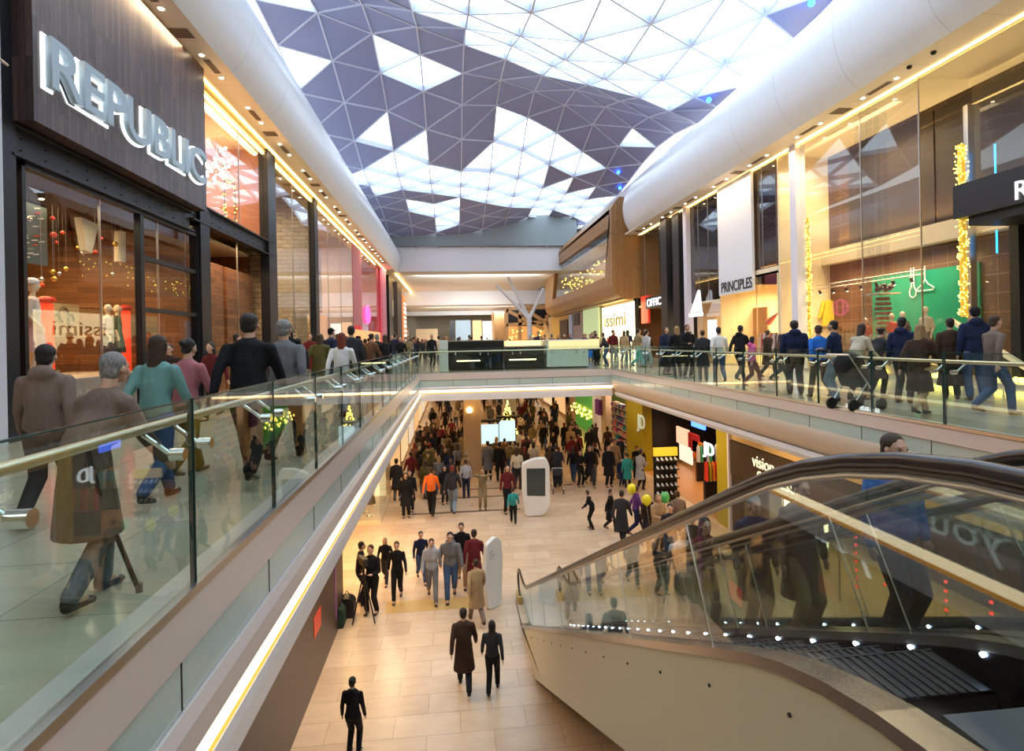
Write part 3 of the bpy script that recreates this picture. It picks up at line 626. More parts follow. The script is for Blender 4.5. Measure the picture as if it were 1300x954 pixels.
# pink front and further left shopfronts
tag(MB().box(-7.0, -6.8, YL(449), YL(460), 1.3, 7.1).build('wall_banner', mat('rose_banner', (.62,.20,.22), .6)), 'rose red vertical banner on the left shopfronts', 'banner')
tag(MB().box(-6.75, -6.55, YL(483), YL(488), ZU, 7.2).build('fin', mat('bright_pink_fin', (.75,.22,.34), .4, emit=(1,.15,.35), es=.05)), 'bright pink upright fin between left shopfronts', 'fin')
tag(MB().box(-8.3, -8.2, 31, 37, 2.0, 6.0).build('backdrop', mat('mauve_backdrop', (.45,.33,.38), .6)), 'mauve backdrop hanging behind the pale glass front', 'backdrop')
lg = empty('logo_sign', (-6.7, YL(467), 1.6), label='glowing pink monogram logo on the left shop glass', cat='sign')
cy = YL(466)
MB().tube([(-6.72, cy+1.1*math.cos(t)*.9, 2.3+.65*math.sin(t)) for t in [k*.35 for k in range(19)]], .09, 8).build('ring', emis('pink_glow', (1,.08,.30), 3), lg); MB().tube([(-6.72, cy-.4, 1.7), (-6.72, cy-.4, 2.9)], .09, 8).build('stroke', emis('pink_glow', (1,.08,.30), 3), lg); MB().tube([(-6.72, cy+.4, 1.7), (-6.72, cy+.4, 2.9)], .09, 8).build('stroke', emis('pink_glow', (1,.08,.30), 3), lg)
MB_ = tag(MB().box(-6.9, -6.75, YL(449), YL(482), ZU, 1.0).build('lit_shop_opening', emis('orange_shop_glow', (1,.42,.16), 1.3)), 'orange glowing lower shop window beside the pink fin', 'window display')
tag(MB().box(-6.95, -6.8, YL(470)+.2, YL(481), -.2, .7).build('lightbox', M['shoplight']), 'bright rectangular lightbox at the pink shop', 'lightbox')
vs = empty('vertical_sign', (-6.4, YL(511), 1), label='vertical orange sign of stacked letters below the strip light', cat='sign')
MB().box(-6.6, -6.45, YL(509), YL(513), -.8, 6.3).build('board', mat('orange_board', (.8,.2,.06), .5, emit=(1,.25,.08), es=.7), vs)
[MB().box(-6.45, -6.42, YL(510), YL(512.6), -.4+k*.62, -.4+k*.62+(.22,.38,.30)[k%3]).build('pale_mark', M['lwhite'], vs) for k in range(10)]
# ---------------------------------------------------------------- right upper shopfronts
def YR(px, x=None): return ys(px, XR if x is None else x)
panel = mat('panelled_brown', (.20,.105,.055), .45)
def _pan():
    N, L, b = nodes(panel); v = coords(panel, (1,1,1)); 
    tc = N.new('ShaderNodeSeparateXYZ'); L.new(v, tc.inputs[0]); cb = N.new('ShaderNodeCombineXYZ'); L.new(tc.outputs[1], cb.inputs[0]); L.new(tc.outputs[2], cb.inputs[1])
    br = N.new('ShaderNodeTexBrick'); L.new(cb.outputs[0], br.inputs['Vector']); br.offset = 0; br.inputs['Scale'].default_value = 1; br.inputs['Brick Width'].default_value = .55; br.inputs['Row Height'].default_value = .55; br.inputs['Mortar Size'].default_value = .02
    br.inputs['Color1'].default_value = (.12,.06,.03,1); br.inputs['Color2'].default_value = (.085,.045,.025,1); br.inputs['Mortar'].default_value = (.20,.115,.06,1); L.new(br.outputs['Color'], b.inputs['Base Color'])
_pan()
# big bay y 15.05 .. 22.2
Y0, Y1 = 15.05, 22.15
pane(9, XR, Y0, Y1, ZU, 7.34, joints=(Y0, YR(1097)))
rt_ = empty('window_10', (14.3, Y0, ZU)); st(rt_); MB().box(XR, 15.1, Y0-.006, Y0+.006, ZU, 7.34).build('pane', M['sglass'], rt_)
MB().box(15.0, 15.2, Y0-.05, Y0+.1, ZU, 6.6).build('post', M['steel'], rt_)
st(MB().box(XR, 15.75, Y1, Y1+.1, ZU, 7.4).build('wall_side', M['cream']))
st(MB().box(15.7, 15.8, 6, Y1, ZU, 7.4).build('wall_back', panel))
st(MB().box(15.66, 15.72, 16.9, 20.9, 3.5, 7.2).build('wall_panel', M['dbrown']))
st(MB().box(15.66, 15.72, 8, 16.8, 3.6, 7.2).build('wall_panel', M['dbrown']))
st(MB().box(15.3, 15.7, 8, Y1, 2.85, 3.45).build('bulkhead', M['cream']))
st(MB().box(13.6, 15.7, 8, Y1, 7.36, 7.4).build('ceiling', M['cream']))
st(MB().box(15.6, 15.68, YR(1247, 15.65), YR(1110, 15.65), -.7, 2.05).build('wall_panel', M['green']))
st(MB().box(13.5, 15.7, 6, Y1, ZU, ZU+.10).build('floor', M['ufloor']))
area('shop_lamp', (14.3, 19.5, 7.2), .8, 4, 260, (1,.74,.38)); area('shop_lamp', (14.7, 18.5, 2.8), .5, 5, 330, (1,.72,.36)); area('shop_ceiling_fill', (15.4, 18.5, 3.6), .3, 6, 120, (1,.74,.36), rot=(math.pi,0,0)); area('shop_ceiling_fill', (15.4, 11.5, 3.6), .3, 6, 90, (1,.74,.36), rot=(math.pi,0,0)); area('shop_lamp', (14.9, 11.5, 2.8), .6, 5, 200, (1,.72,.36))  # the upward-facing lights are added to brighten the cream ceiling
for i, px in enumerate((1172, 1268)):
    y = YR(px, 15.4); tag(MB().tube([(15.4, y, 2.2 if i else 1.9), (15.4, y, 5.3)], .022, 8).build('light_tube', M['cyan']), 'thin upright cyan light tube, '+('right of the golden garland' if i else 'left of the golden garland'), 'light tube')
def garland(x, y, z0, z1, w, n, lab):
    r = empty('fairy_light_garland', (x, y, z0), label=lab, cat='fairy lights'); b = MB()
    for k in range(n): b.ell((x+random.uniform(-w,w), y+random.uniform(-w,w), random.uniform(z0, z1)), .019, nu=5, nv=4)
    b.build('bulbs', M['fairy'], r); MB().tube([(x, y, z0), (x, y, z1)], w*.7, 8).build('core', mat('gold_tinsel', (.65,.42,.05), .35, .7, emit=(1,.6,.08), es=.45), r)
p = at(1225, 433, x=13.9); garland(13.9, p.y, .4, 5.1, .12, 420, 'thick upright garland of golden fairy lights in the corner window')
p = at(1028, 433, x=13.75); garland(13.75, p.y, -1.2, 4.5, .09, 420, 'slim upright garland of golden lights beside the white pier')
st(MB().box(13.3, 13.7, YR(1020), YR(1012), ZU, 7.4).build('pier', mat('mauve_white_pier', (.72,.70,.80), .4)))
# floor garlands
for i, (a, b_) in enumerate(((1088, 1118), (1170, 1205), (1250, 1298))):
    r = empty('floor_garland', (13.7, YR((a+b_)/2), ZU+.1), label='low heap of golden fairy lights on the window floor, '+('nearest the white pier','behind the shoppers','nearest the black sign')[i], cat='fairy lights'); g = MB()
    ya, yb = YR(a), YR(b_)
    for k in range(120): g.ell((13.75+random.uniform(-.12,.12), random.uniform(min(ya,yb), max(ya,yb)), ZU+.12+random.random()*.12), .022, nu=5, nv=4)
    g.build('bulbs', M['fairy'], r)
# track truss with lamps
tr = empty('track_light_truss', (13.9, 18, 1.9), label='long light truss with spot heads crossing the corner window', cat='light truss')
t = MB(); 
for dz in (0, .14): t.tube([(13.9, 15.4, 1.72+dz), (13.9, 22.0, 1.72+dz)], .018, 6)
for k in range(34): t.tube([(13.9, 15.4+k*.194, 1.72+(k%2)*.14), (13.9, 15.4+(k+1)*.194, 1.72+((k+1)%2)*.14)], .007, 4)
t.build('truss', M['steel'], tr)
for k in range(9):
    y = 15.9+k*.72; h = MB().tube([(13.88, y, 1.66), (13.95, y, 1.52)], .045, 10).build('spot_head', M['dark'], tr); MB().tube([(13.95, y, 1.52), (13.954, y, 1.512)], .036, 8).build('lamp', M['spot'], h)
# wall outlines of a scoop and a coat hanger on the green panel
r = empty('wire_motif', (15.5, YR(1162,15.5), 1.2), label='pale wire scoop outline hanging on the green panel', cat='ornament')
yc = YR(1160, 15.55); MB().tube([(15.55, yc+.05*s_, 2.0-.0) if False else (15.55, yc+dy, z) for dy, z in ((.06,2.2),(.06,1.55),(.14,1.4),(.12,1.25),(0,1.18),(-.12,1.25),(-.14,1.4),(-.06,1.55),(-.06,2.2))], .018, 6).build('wire', M['fabric'], r)
r = empty('wire_motif', (15.5, YR(1173,15.5), 1.2), label='pale wire coat hanger outline hanging on the green panel', cat='ornament')
yc = YR(1176, 15.55); MB().tube([(15.55, yc+dy, z) for dy, z in ((0,2.2),(0,1.75),(.1,1.6),(.34,1.45),(.3,1.38),(-.3,1.38),(-.34,1.45),(-.1,1.6),(0,1.75))], .018, 6).build('wire', M['fabric'], r)
# mannequins and a display tower
tag(MB().box(13.75, 15.2, 15.6, 21.6, ZU+.1, -1.0).build('display_plinth', M['beige'], bevel=.02), 'low display plinth along the corner window', 'plinth')
for k, (px, c1, c2, sc_) in enumerate(((1133, 'red', 'black', .92), (1147, 'dbrown', 'black', .94), (1176, 'beige', 'brown', 1.0), (1100, 'red', 'dbrown', .86))):
    x = 14.1; mannequin((x, ys(px, x), -1.0), R(90), 'bald cream mannequin, %s in the corner window' % ('third from the right','second from the right','rightmost','leftmost')[k], M[c1], M[c2], s=sc_)
x = 14.2; y = ys(1122, x); r = empty('display_tower', (x, y, -1.0), label='slim tower of folded knitwear with a tray of shoes on top', cat='display')
tw = MB(); 
for k in range(14): tw.obox((x, y, -.95+k*.16), (.36,.36,.10), rz=k*.3)
tw.build('folded_knits', mat('striped_knit', (.35,.12,.05), .8), r, bevel=.02); MB().box(x-.35, x+.35, y-.35, y+.35, 1.27, 1.32).build('tray', M['cream'], r)
sh = MB()
for k in range(6): sh.ell((x-.25+.1*k, y-.1+.04*(k%2), 1.44+.05*(k%3)), (.06,.14,.10))
sh.build('shoes', M['dbrown'], r, smooth=True)
# yellow coat on the cream wall
cx = at(1052, 400, y=Y1-.08).x; cz = at(1058, 400, y=Y1-.08).z
r = empty('hanging_coat', (cx, Y1-.08, cz), label='yellow coat on a hanger against the cream wall', cat='coat')
c_ = MB(); c_.tube([(cx,Y1-.12,cz+.62),(cx,Y1-.12,cz+.52),(cx,Y1-.12,cz+.1),(cx,Y1-.12,cz-.45)], 0, 14, rs=[(.07,.08),(.08,.22),(.09,.27),(.11,.36)])
for s_ in (-1,1): c_.limb((cx+s_*.24,Y1-.12,cz+.5), .09, (cx+s_*.42,Y1-.12,cz-.1), .07)
c_.build('cloth', mat('yellow_coat', (.72,.52,.03), .7), r, smooth=True); MB().tube([(cx,Y1-.12,cz+.62),(cx,Y1-.12,cz+.78),(cx+.05,Y1-.12,cz+.84),(cx+.08,Y1-.12,cz+.78)], .01, 6).build('hook', M['chrome'], r)
# glass fins
for k, px in enumerate((1099, 1106, 1114, 1124)):
    y = YR(px, 13.8); st(MB().box(13.55, 14.0, y-.01, y+.01, ZU, 7.2).build('window_%d' % (30+k), M['sglass']))
# slanting timber prop right
tag(MB().bar((14.2, 12.2, -1.25), (14.2, 14.9, .35), .15, .10).build('slanted_beam', M['cream']), 'pale slanted timber beam propped in the right hand window', 'beam')
# recessed dark front with black sign
pane(11, 15.2, 6, Y0, ZU, 2.9, joints=(9.5, 12.4)); pane(12, 15.2, 6, Y0, 3.8, 7.3, joints=(9.5, 12.4))
sgn = empty('shop_sign', (13.4, 12, 2.9), label='black projecting shop sign with a white letter at the right edge', cat='sign')
MB().box(13.15, 15.2, 8, YR(1213, 13.15), 2.95, 3.82).build('board', M['black'], sgn, bevel=.01); MB().box(13.3, 15.2, 8, YR(1213, 13.15)-.3, 2.72, 2.95).build('lower_lip', M['dark'], sgn)
pr = at(1289, 254, x=13.12); text('R', 'letter', M['lwhite'], (13.12, pr.y, pr.z), (0,-1,0), (0,0,1), None, .42, .01, sgn)
pd = at(1290, 300, x=14.6); st(MB().box(14.5, 14.75, pd.y-.15, pd.y+.1, ZU, 2.72).build('post', M['dark']))
# y 22.2 .. 25.6 : brown glazed upper, cream lit lower
pane(13, XR, 22.35, YR(957), 2.9, 7.34, joints=(23.4, 24.5)); st(MB().box(XR, 17, 22.3, YR(915), 2.6, 2.9).build('trim_5', M['cream']))
room(22.3, YR(915), XR, 17.5, 2.9, 7.35, panel, M['beige'], None, 35); room(22.3, YR(915), XR, 17.5, ZU, 2.6, mat('bright_cream', (.95,.78,.45), .6), M['cream'], M['beige'], 460, (1,.80,.48))
pane(14, XR, 22.35, YR(957), ZU, 2.6, joints=(24,)); pane(15, XR, YR(957), YR(915), ZU, 2.0)
r = empty('shop_banner', (13.3, 27, 2), label='tall white banner lettered PRINCIPLES above its cream shop', cat='banner')
MB().box(13.30, 13.42, YR(957,13.3), YR(914,13.3), 2.02, 7.36).build('board', M['fabric'], r)
a_, b_ = YR(917,13.28), YR(956,13.28); text('PRINCIPLES', 'letters', M['black'], (13.285, a_, 2.14), (0,-1,0), (0,0,1), a_-b_, .50, .008, r, bold=.01)
for k in range(3):
    r = empty('garment_stand', (14.3, 23.0+k*.9, ZU), label='%s stand of hanging dresses in the cream lit shop' % ('nearest','middle','furthest')[k], cat='clothes stand')
    g = MB(); g.tube([(14.3,22.7+k*.9,ZU),(14.3,22.7+k*.9,.1)], .02, 6); g.tube([(14.3,23.4+k*.9,ZU),(14.3,23.4+k*.9,.1)], .02, 6); g.tube([(14.3,22.7+k*.9,.1),(14.3,23.4+k*.9,.1)], .02, 6); g.build('rail', M['chrome'], r)
    for j in range(5): y = 22.8+k*.9+j*.13; MB().tube([(14.3,y,.08),(14.3,y,-.05),(14.3,y,-.9)], 0, 8, rs=[(.04,.02),(.16,.04),(.22,.06)]).build('dress', [M['red'],cm,M['dbrown'],pk,M['fabric']][(j+k)%5], r, smooth=True)
tag(MB().tube([(14.0, 23.2, .95), (14.4, 24.6, .62)], 0, 8, rs=[.03,.16]).build('hanging_umbrella', M['red']), 'red folded parasol shape hung in the cream lit shop', 'ornament')
tag(MB().box(15.2, 15.3, 26.1, 27.6, -.9, 1.4).build('picture_panel', mat('floral_picture', (.6,.3,.12), .6)), 'tall floral picture panel under the white banner', 'picture')
# y 28.6 .. 32.2
ya, yb = YR(915), YR(879)
pane(16, XR, ya, yb, 1.9, 7.34, joints=(ya+1.2, ya+2.4)); room(ya, yb, XR, 17.5, 1.9, 7.35, M['dbrown'], M['dark'], None, 12); room(ya, yb, XR+.3, 17.5, ZU, 1.85, M['beige'], M['cream'], M['brown'], 150, (1,.68,.28))
pane(17, XR+.2, ya, yb, ZU, 1.85)
r = empty('blade_sign', (13.2, 29.6, 1.3), label='small white glowing triangular sign left of the white banner', cat='sign'); MB().prof([(29.0, 1.35), (30.2, 1.35), (29.2, 2.5)], 13.1, 13.25, 'x').build('board', emis('white_sign', (.95,.95,1), 1.6), r); MB().box(13.1, 13.25, 28.9, 30.4, 1.1, 1.3).build('lower_bar', emis('white_sign', (.95,.95,1), 1.6), r)
tag(MB().box(13.9, 14.0, 28.9, 29.8, -.2, .9).build('lightbox', emis('cool_box', (.8,.95,1), 2.2)), 'cool white lightbox in the ochre shop left of the banner', 'lightbox')
st(MB().box(13.25, 13.6, yb, YR(875), ZU, 7.36).build('pier', MATS['mauve_white_pier']))
# y 32.3 .. 42 : dark portal
yc, yd = YR(874), 41.9
pane(18, XR, yc, yd, 2.3, 7.34, joints=(34, 38.6, 40.2)); room(yc, yd, XR, 17, 2.3, 7.35, M['black'], M['dark'], None, 0); room(yc, yd, XR, 17, ZU, 2.2, M['brown'], M['cream'], M['brown'], 160, (1,.66,.30))
st(MB().box(13.1, 13.5, YR(856), YR(848), ZU, 7.36).build('post', M['black'])); st(MB().box(13.2, 13.5, YR(812), YR(807), ZU, 7.3).build('post', M['black'])); st(MB().box(13.2, 13.5, YR(870), YR(862), ZU, 7.3).build('post', M['black']))
r = empty('shop_sign', (13.2, 37, 2), label='white glowing letters OFFICE on a dark fascia', cat='sign'); MB().box(13.2, 13.4, YR(850), YR(826), 1.95, 2.75).build('board', M['dbrown'], r)
a_, b_ = YR(828), YR(850); text('OFFICE', 'letters', M['lwhite'], (13.19, a_, 2.1), (0,-1,0), (0,0,1), a_-b_, .50, .02, r)
tag(MB().box(13.25, 13.4, YR(828), YR(819), 1.0, 2.9).build('red_glow_panel', mat('red_lit_panel', (.6,.03,.02), .4, emit=(1,.05,.02), es=.5)), 'red lit panel at the left of the OFFICE letters', 'panel')  # a red panel, no lamp; its glow is put into the material
tag(MB().box(14.4, 14.5, YR(872), YR(862), -.9, 1.4).build('lit_wall_panel', M['shoplight']), 'tall bright panel beside the black portal column', 'light panel')
# ---------------------------------------------------------------- timber clad pod on the right
pod = empty('timber_pod', (12, 55, 3), label='large honey timber clad pod with a slanted window projecting over the right walkway', cat='pod')
PXF = 11.5; pz0, pz1 = 2.9, 9.4
wy0 = at(768, 350, x=PXF).y; wy0t = at(774, 291, x=PXF).y; wy1 = at(701, 380, x=PXF).y; wy1t = at(705, 336, x=PXF).y
wz0, wz1 = 4.62, 8.1; py0, py1 = 40.3, at(692, 380, x=PXF).y
f = MB()
def quad(a): 
    f.add([(PXF, y, z) for y, z in a] + [(PXF+.35, y, z) for y, z in a], [(0,1,2,3),(7,6,5,4),(0,4,5,1),(1,5,6,2),(2,6,7,3),(3,7,4,0)])
quad([(py0, 3.9), (wy0, wz0), (wy0t, wz1), (py0, pz1)]); quad([(wy1, wz0), (py1, 3.9), (py1, pz1-.3), (wy1t, wz1)])
quad([(py0, 3.9), (py1, 3.9), (wy1, wz0), (wy0, wz0)]); quad([(wy0t, wz1), (wy1t, wz1), (py1, pz1-.3), (py0, pz1)])
f.build('front_cladding', M['woodpod'], pod)
bt = [(PXF, 3.9), (PXF+.06, 3.55), (PXF+.25, 3.2), (PXF+.6, 2.98), (PXF+1.1, 2.9), (16, 2.9), (16, 3.9)]
MB().prof(bt, py0, py1, 'y').build('curved_underside', M['woodpod'], pod, smooth=True)
# near end wall with rounded corner, and top
MB().prof([(PXF, 3.9), (PXF+.06, 3.55), (PXF+.25, 3.2), (PXF+.6, 2.98), (PXF+1.1, 2.9), (15, 2.9), (15, 10.2), (PXF+.6, 10.2), (PXF, 9.4)], py0-.5, py0, 'y').build('end_wall', M['woodpod'], pod)
MB().prof([(PXF, 9.1), (PXF, 9.4), (PXF+.6, 10.2), (15, 10.2), (15, 9.1)], py0, py1, 'y').build('top_cladding', M['woodpod'], pod)
MB().prof([(PXF+.3, 3.9), (16, 3.9), (16, 9.1), (PXF+.3, 9.1)], py1-.3, py1, 'y').build('end_wall', M['woodpod'], pod)
gl = MB().add([(PXF+.2, wy0, wz0), (PXF+.2, wy1, wz0), (PXF+.2, wy1t, wz1), (PXF+.2, wy0t, wz1)] + [(PXF+.23, wy0, wz0), (PXF+.23, wy1, wz0), (PXF+.23, wy1t, wz1), (PXF+.23, wy0t, wz1)], [(0,1,2,3),(7,6,5,4),(0,4,5,1),(1,5,6,2),(2,6,7,3),(3,7,4,0)])
gl.build('window_glass', M['sglass'], pod)
MB().box(PXF+2.2, PXF+2.3, py0, py1, 3.9, 9.1).build('inner_wall', M['beige'], pod); MB().box(PXF+.3, PXF+2.3, py0, py1, 7.5, 7.6).build('inner_ceiling', M['lip'], pod)
b = MB()
for k in range(70): b.ell((PXF+random.uniform(.6,2), random.uniform(wy0+1, wy1-1), random.uniform(4.8, 6.9)), .055, nu=5, nv=4)
b.build('small_lights', M['fairy'], pod)
area('pod_lamp', (PXF+1.2, 50, 7.4), 1, 12, 160, (1,.8,.5))
# shops under the pod
st(MB().box(12.9, 13.1, YF+15, 100, ZU, 3.0).build('wall_right', M['beige']))
st(MB().box(12.3, 22, 39.6, 120, 2.9, 3.0).build('ceiling', M['soffit']) if False else MB().box(12.3, 12.9, 40, 70, 2.8, 2.9).build('trim_6', M['brass']))
def XY(px, x): return ys(px, x)
X = 12.6
sw = empty('shop_window_display', (X, XY(780, X), ZU), label='brilliant yellow lit shop window under the timber pod', cat='window display')
MB().box(X+.15, X+.2, XY(803,X), XY(763,X), ZU, 2.6).build('backlit_wall', emis('yellow_shop_glow', (1,.80,.42), 4.5), sw)
MB().box(X-.01, X+.01, XY(803,X), XY(763,X), ZU, 2.6).build('glass', M['sglass'], sw)
a_, b_ = XY(768,X-.05), XY(800,X-.05); text('issimi', 'letters', M['brass'], (X-.05, a_, .95), (0,-1,0), (0,0,1), a_-b_-1, .95, .02, sw)
for k in range(14):
    y = XY(800,X)+.5+k*.9; r = MB().tube([(X-.25,y,.1),(X-.25,y,-.05),(X-.25,y,-1.1)], 0, 8, rs=[(.04,.03),(.15,.07),(.25,.10)]).build('garment', [M['dbrown'],M['red'],M['black'],M['beige']][k%4], smooth=True)
    tag(r, '%s garment on display before the yellow lit window' % ['dark brown','red','black','beige'][k%4], 'garment', ['dark brown','red','black','beige'][k%4]+' garments under the pod')
tag(MB().box(X-.1, X, XY(762,X), XY(742,X), ZU, 2.75).build('lit_screen_wall', mat('pale_green_lit_panel', (.45,.55,.30), .3, emit=(.6,.8,.35), es=.45)), 'pale green lit glass panel under the timber pod', 'panel')
tag(MB().box(X-.1, X, XY(741,X), XY(729,X), ZU, 2.75).build('wall_panel', mat('taupe_panel', (.40,.30,.26), .5)), 'taupe wall panel beside the pale green panel', 'panel')
tag(MB().box(X-.2, X-.1, XY(738,X), XY(731,X), 1.4, 2.6).build('projecting_sign', M['dbrown']), 'dark brown square sign hanging under the pod', 'sign')
tag(MB().box(X-.12, X-.05, XY(728,X), XY(724,X), ZU, 2.6).build('banner', mat('pale_blue_banner', (.45,.60,.85), .5)), 'pale blue upright banner under the pod', 'banner')
tag(MB().box(X-.12, X-.01, XY(722,X), XY(712,X), ZU, 2.2).build('doorway', M['dbrown']), 'dark doorway in the ochre wall under the pod', 'doorway')
st(MB().box(X, X+.1, XY(728,X), XY(700,X), ZU, 2.75).build('wall_panel', mat('ochre_under_pod', (.60,.34,.08), .5)))
# far beyond: branching column, timber pavilion, far shopfronts
tc = empty('branching_column', (8.6, 62, ZU), label='white steel column branching into a Y under the far beam', cat='column')
p0 = at(672, 405, y=62); c_ = MB(); c_.tube([(p0.x,62,ZU),(p0.x,62,p0.z)], .28, 12); c_.build('stem', M['white'], tc, smooth=True)
for (px, py) in ((630,362),(645,352),(690,366)):
    e = at(px, py, y=62); MB().tube([(p0.x,62,p0.z),(e.x,62,e.z)], .2, 10, rs=[.22,.14]).build('branch', M['white'], tc, smooth=True)
pv = empty('timber_pavilion', (9, 78, ZU), label='open timber framed pavilion with warm cafe lights beyond the Y column', cat='pavilion')
def b2(p, q, w=.5): a, c = at(*p, y=76), at(*q, y=76); return (a, c, w)
fr = MB()
for p, q in (((643,394),(690,418)), ((643,413),(688,409)), ((660,432),(660,396)), ((700,432),(694,400)), ((668,393),(700,415)), ((643,432),(643,392)), ((700,400),(716,432)), ((643,392),(700,390))):
    a, c, w_ = b2(p, q); fr.bar(a, c, .45, .45, (0,1,0))
fr.build('frame', M['woodpod'], pv)
a, c = at(643, 425, y=80), at(715, 408, y=80); MB().box(a.x, c.x, 80, 80.2, ZU, 2.0).build('lit_back_wall', emis('cafe_glow', (1,.42,.10), .9), pv); MB().box(a.x, c.x, 80, 80.2, 2.0, 4.5).build('upper_wall', M['dark'], pv)
b = MB()
for k in range(40): b.ell((random.uniform(a.x, c.x), 79.5, random.uniform(-.5, 1.6)), .09, nu=5, nv=4)
b.build('bulbs', M['fairy'], pv)
def farbox(name, px0, px1, py0_, py1_, Y, mt, lab, cat, d=.3):
    a, c = at(px0, py0_, y=Y), at(px1, py1_, y=Y); return tag(MB().box(a.x, c.x, Y, Y+d, c.z, a.z).build(name, mt), lab, cat)
farbox('shopfront', 578, 598, 407, 440, 98, mat('slate_blue', (.30,.42,.52), .4), 'slate blue far shopfront panel above the crowd', 'shopfront', 1)
farbox('shopfront', 571, 577, 407, 440, 98, M['dark'], 'narrow dark far shopfront panel left of the slate blue one', 'shopfront', 1)
farbox('shop_window_display', 600, 612, 407, 440, 98, emis('far_orange', (1,.55,.25), 1.6), 'orange lit far shop window above the crowd', 'window display', 1)
farbox('lightbox', 613, 625, 408, 440, 98, emis('far_white', (1,.93,.8), 2.2), 'bright white far lightbox above the crowd', 'lightbox', 1)
farbox('wall_panel', 627, 641, 396, 440, 88, M['woodpod'], 'ribbed oak wall panel left of the timber pavilion', 'panel', 6)
farbox('shopfront', 528, 556, 418, 440, 98, M['beige'], 'beige far shopfront left of the white totem', 'shopfront', 1)
# black and white counters on the bridge
kz = at(620, 470, y=27).z
def counter(px0, px1, y, z1, mt, name, lab, cat, top=None):
    a, c = at(px0, 450, y=y), at(px1, 450, y=y); r = empty(name, ((a.x+c.x)/2, y, ZU), label=lab, cat=cat)
    MB().box(a.x, c.x, y, y+1.6, ZU+.08, z1).build('body', mt, r, bevel=.02); MB().box(a.x+.05, c.x-.05, y+.05, y+1.55, ZU, ZU+.08).build('plinth', M['black'], r)
    MB().box(a.x-.02, c.x+.02, y-.03, y+1.63, z1, z1+.05).build('top', top or M['steel'], r); return r, a.x, c.x
gb_ = mat('gloss_black', (.012,.014,.016), .12)
r, x0, x1 = counter(569, 640, 27, -.0, gb_, 'kiosk_counter', 'long glossy black kiosk counter on the far bridge', 'counter')
MB().box(x0+.4, x0+1.5, 26.985, 26.995, -.95, -.90).build('gold_line', M['ledw'], r)
r, x0, x1 = counter(641, 691, 27, -.32, gb_, 'display_counter', 'black jewellery counter with a lit glass top case', 'counter')
MB().box(x0+.05, x1-.05, 27.02, 28.5, -.27, .05).build('glass_case', M['sglass'], r); MB().box(x0+.1, x1-.1, 27.3, 28.4, -.27, -.02).build('lit_tray', emis('tray_glow', (1,.72,.32), 2), r)
MB().box(x0+.2, x1-.4, 26.985, 26.995, -.95, -.90).build('gold_line', M['ledw'], r)
r, x0, x1 = counter(694, 747, 27, -.05, mat('pale_green_glass_counter', (.50,.60,.55), .15), 'display_counter', 'pale green glass counter at the right end of the kiosk', 'counter', M['fabric'])
MB().box(x0+.1, x0+2.6, 26.98, 26.99, -.5, .0).build('lit_niche', emis('niche_glow', (1,.75,.35), 1.2), r)
a = at(563, 433, y=26.3); tt = tag(MB().box(a.x-.2, a.x+.2, 26.2, 26.4, ZU, .06).build('totem', mat('pale_green_totem', (.55,.62,.58), .3), bevel=.03), 'slim white totem post left of the black kiosk counter', 'totem')
# ---------------------------------------------------------------- lower floor
def YY(px, x): return ys(px, x)
# drains and gold band in the floor
for py in (650, 632, 622):
    a, c = at(524, py, z=ZL), at(662, py, z=ZL); y = (a.y+c.y)/2
    st(MB().box(a.x+(0 if py == 650 else 2.4 if py == 622 else .6), (5.6 if py == 622 else c.x), y-.07, y+.07, ZL, ZL+.012).build('trim_7', M['drain']))
a = at(540, 764, z=ZL); st(MB().box(-1.9, .75, a.y-.55, a.y+.1, ZL, ZL+.004).build('trim_8', M['mat']))
# left side: hoarding, lit recess, vitrine, shopfronts
hd = empty('hoarding', (LXL, 11, ZL), label='dark brown hoarding with faint lettering along the lower left side', cat='hoarding')
MB().box(LXL-.1, LXL, 5, 14.9, ZL, -2.66).build('board', mat('hoarding_brown', (.05,.032,.028), .35), hd)
dm = MB(); [dm.obox((LXL+.004, 11.9+.13*k, -5.05+.05*math.sin(k*2.3)), (.008, .07, .09+.05*(k%3)), rx=.3*(k%2)) for k in range(16)]; dm.build('faint_marks', M['grey'], hd); MB().box(LXL, LXL+.01, 13.95, 14.1, ZL+.4, -4.2).build('purple_stripe', mat('purple_stripe', (.25,.08,.28), .4), hd)
MB().box(LXL, LXL+.01, 11.9, 12.5, -6.0, -5.6).build('red_mark', M['red'], hd)
text('you', 'white_lettering', emis('pale_letters', (.9,.95,1), 1.6), (LXL+.006, 7.95, -3.72), (0,1,0), (0,0,1), 1.35, .52, .006, hd)
st(MB().box(LXL-2.5, LXL-2.4, 14.9, 22.4, ZL, -2.7).build('wall_left', mat('amber_recess', (.80,.50,.20), .5)))
st(MB().box(LXL-2.5, LXL, 14.85, 14.95, ZL, -2.7).build('wall_side', M['dbrown']))
area('recess_lamp', (LXL-1.0, 18.6, -2.8), 1.6, 5, 260, (1,.62,.25))
st(MB().box(LXL-.12, LXL, 14.95, 26, -3.65, -2.72).build('fascia_board', M['dbrown']))
vt = empty('glass_vitrine', (LXL-.9, 22.8, ZL), label='bright glass shop vitrine at the corner of the lower left side', cat='vitrine')
MB().box(LXL-1.8, LXL, 22.4, 22.42, ZL+.15, -2.8).build('glass', M['sglass'], vt); MB().box(LXL-.02, LXL, 22.42, 26, ZL+.15, -2.8).build('glass', M['sglass'], vt)
MB().box(LXL-1.8, LXL, 22.4, 26, ZL, ZL+.15).build('base', M['cream'], vt); MB().box(LXL-1.8, LXL-.2, 25.9, 26, ZL+.15, -2.8).build('lit_back', emis('vitrine_glow', (1,.72,.35), 1.5), vt)
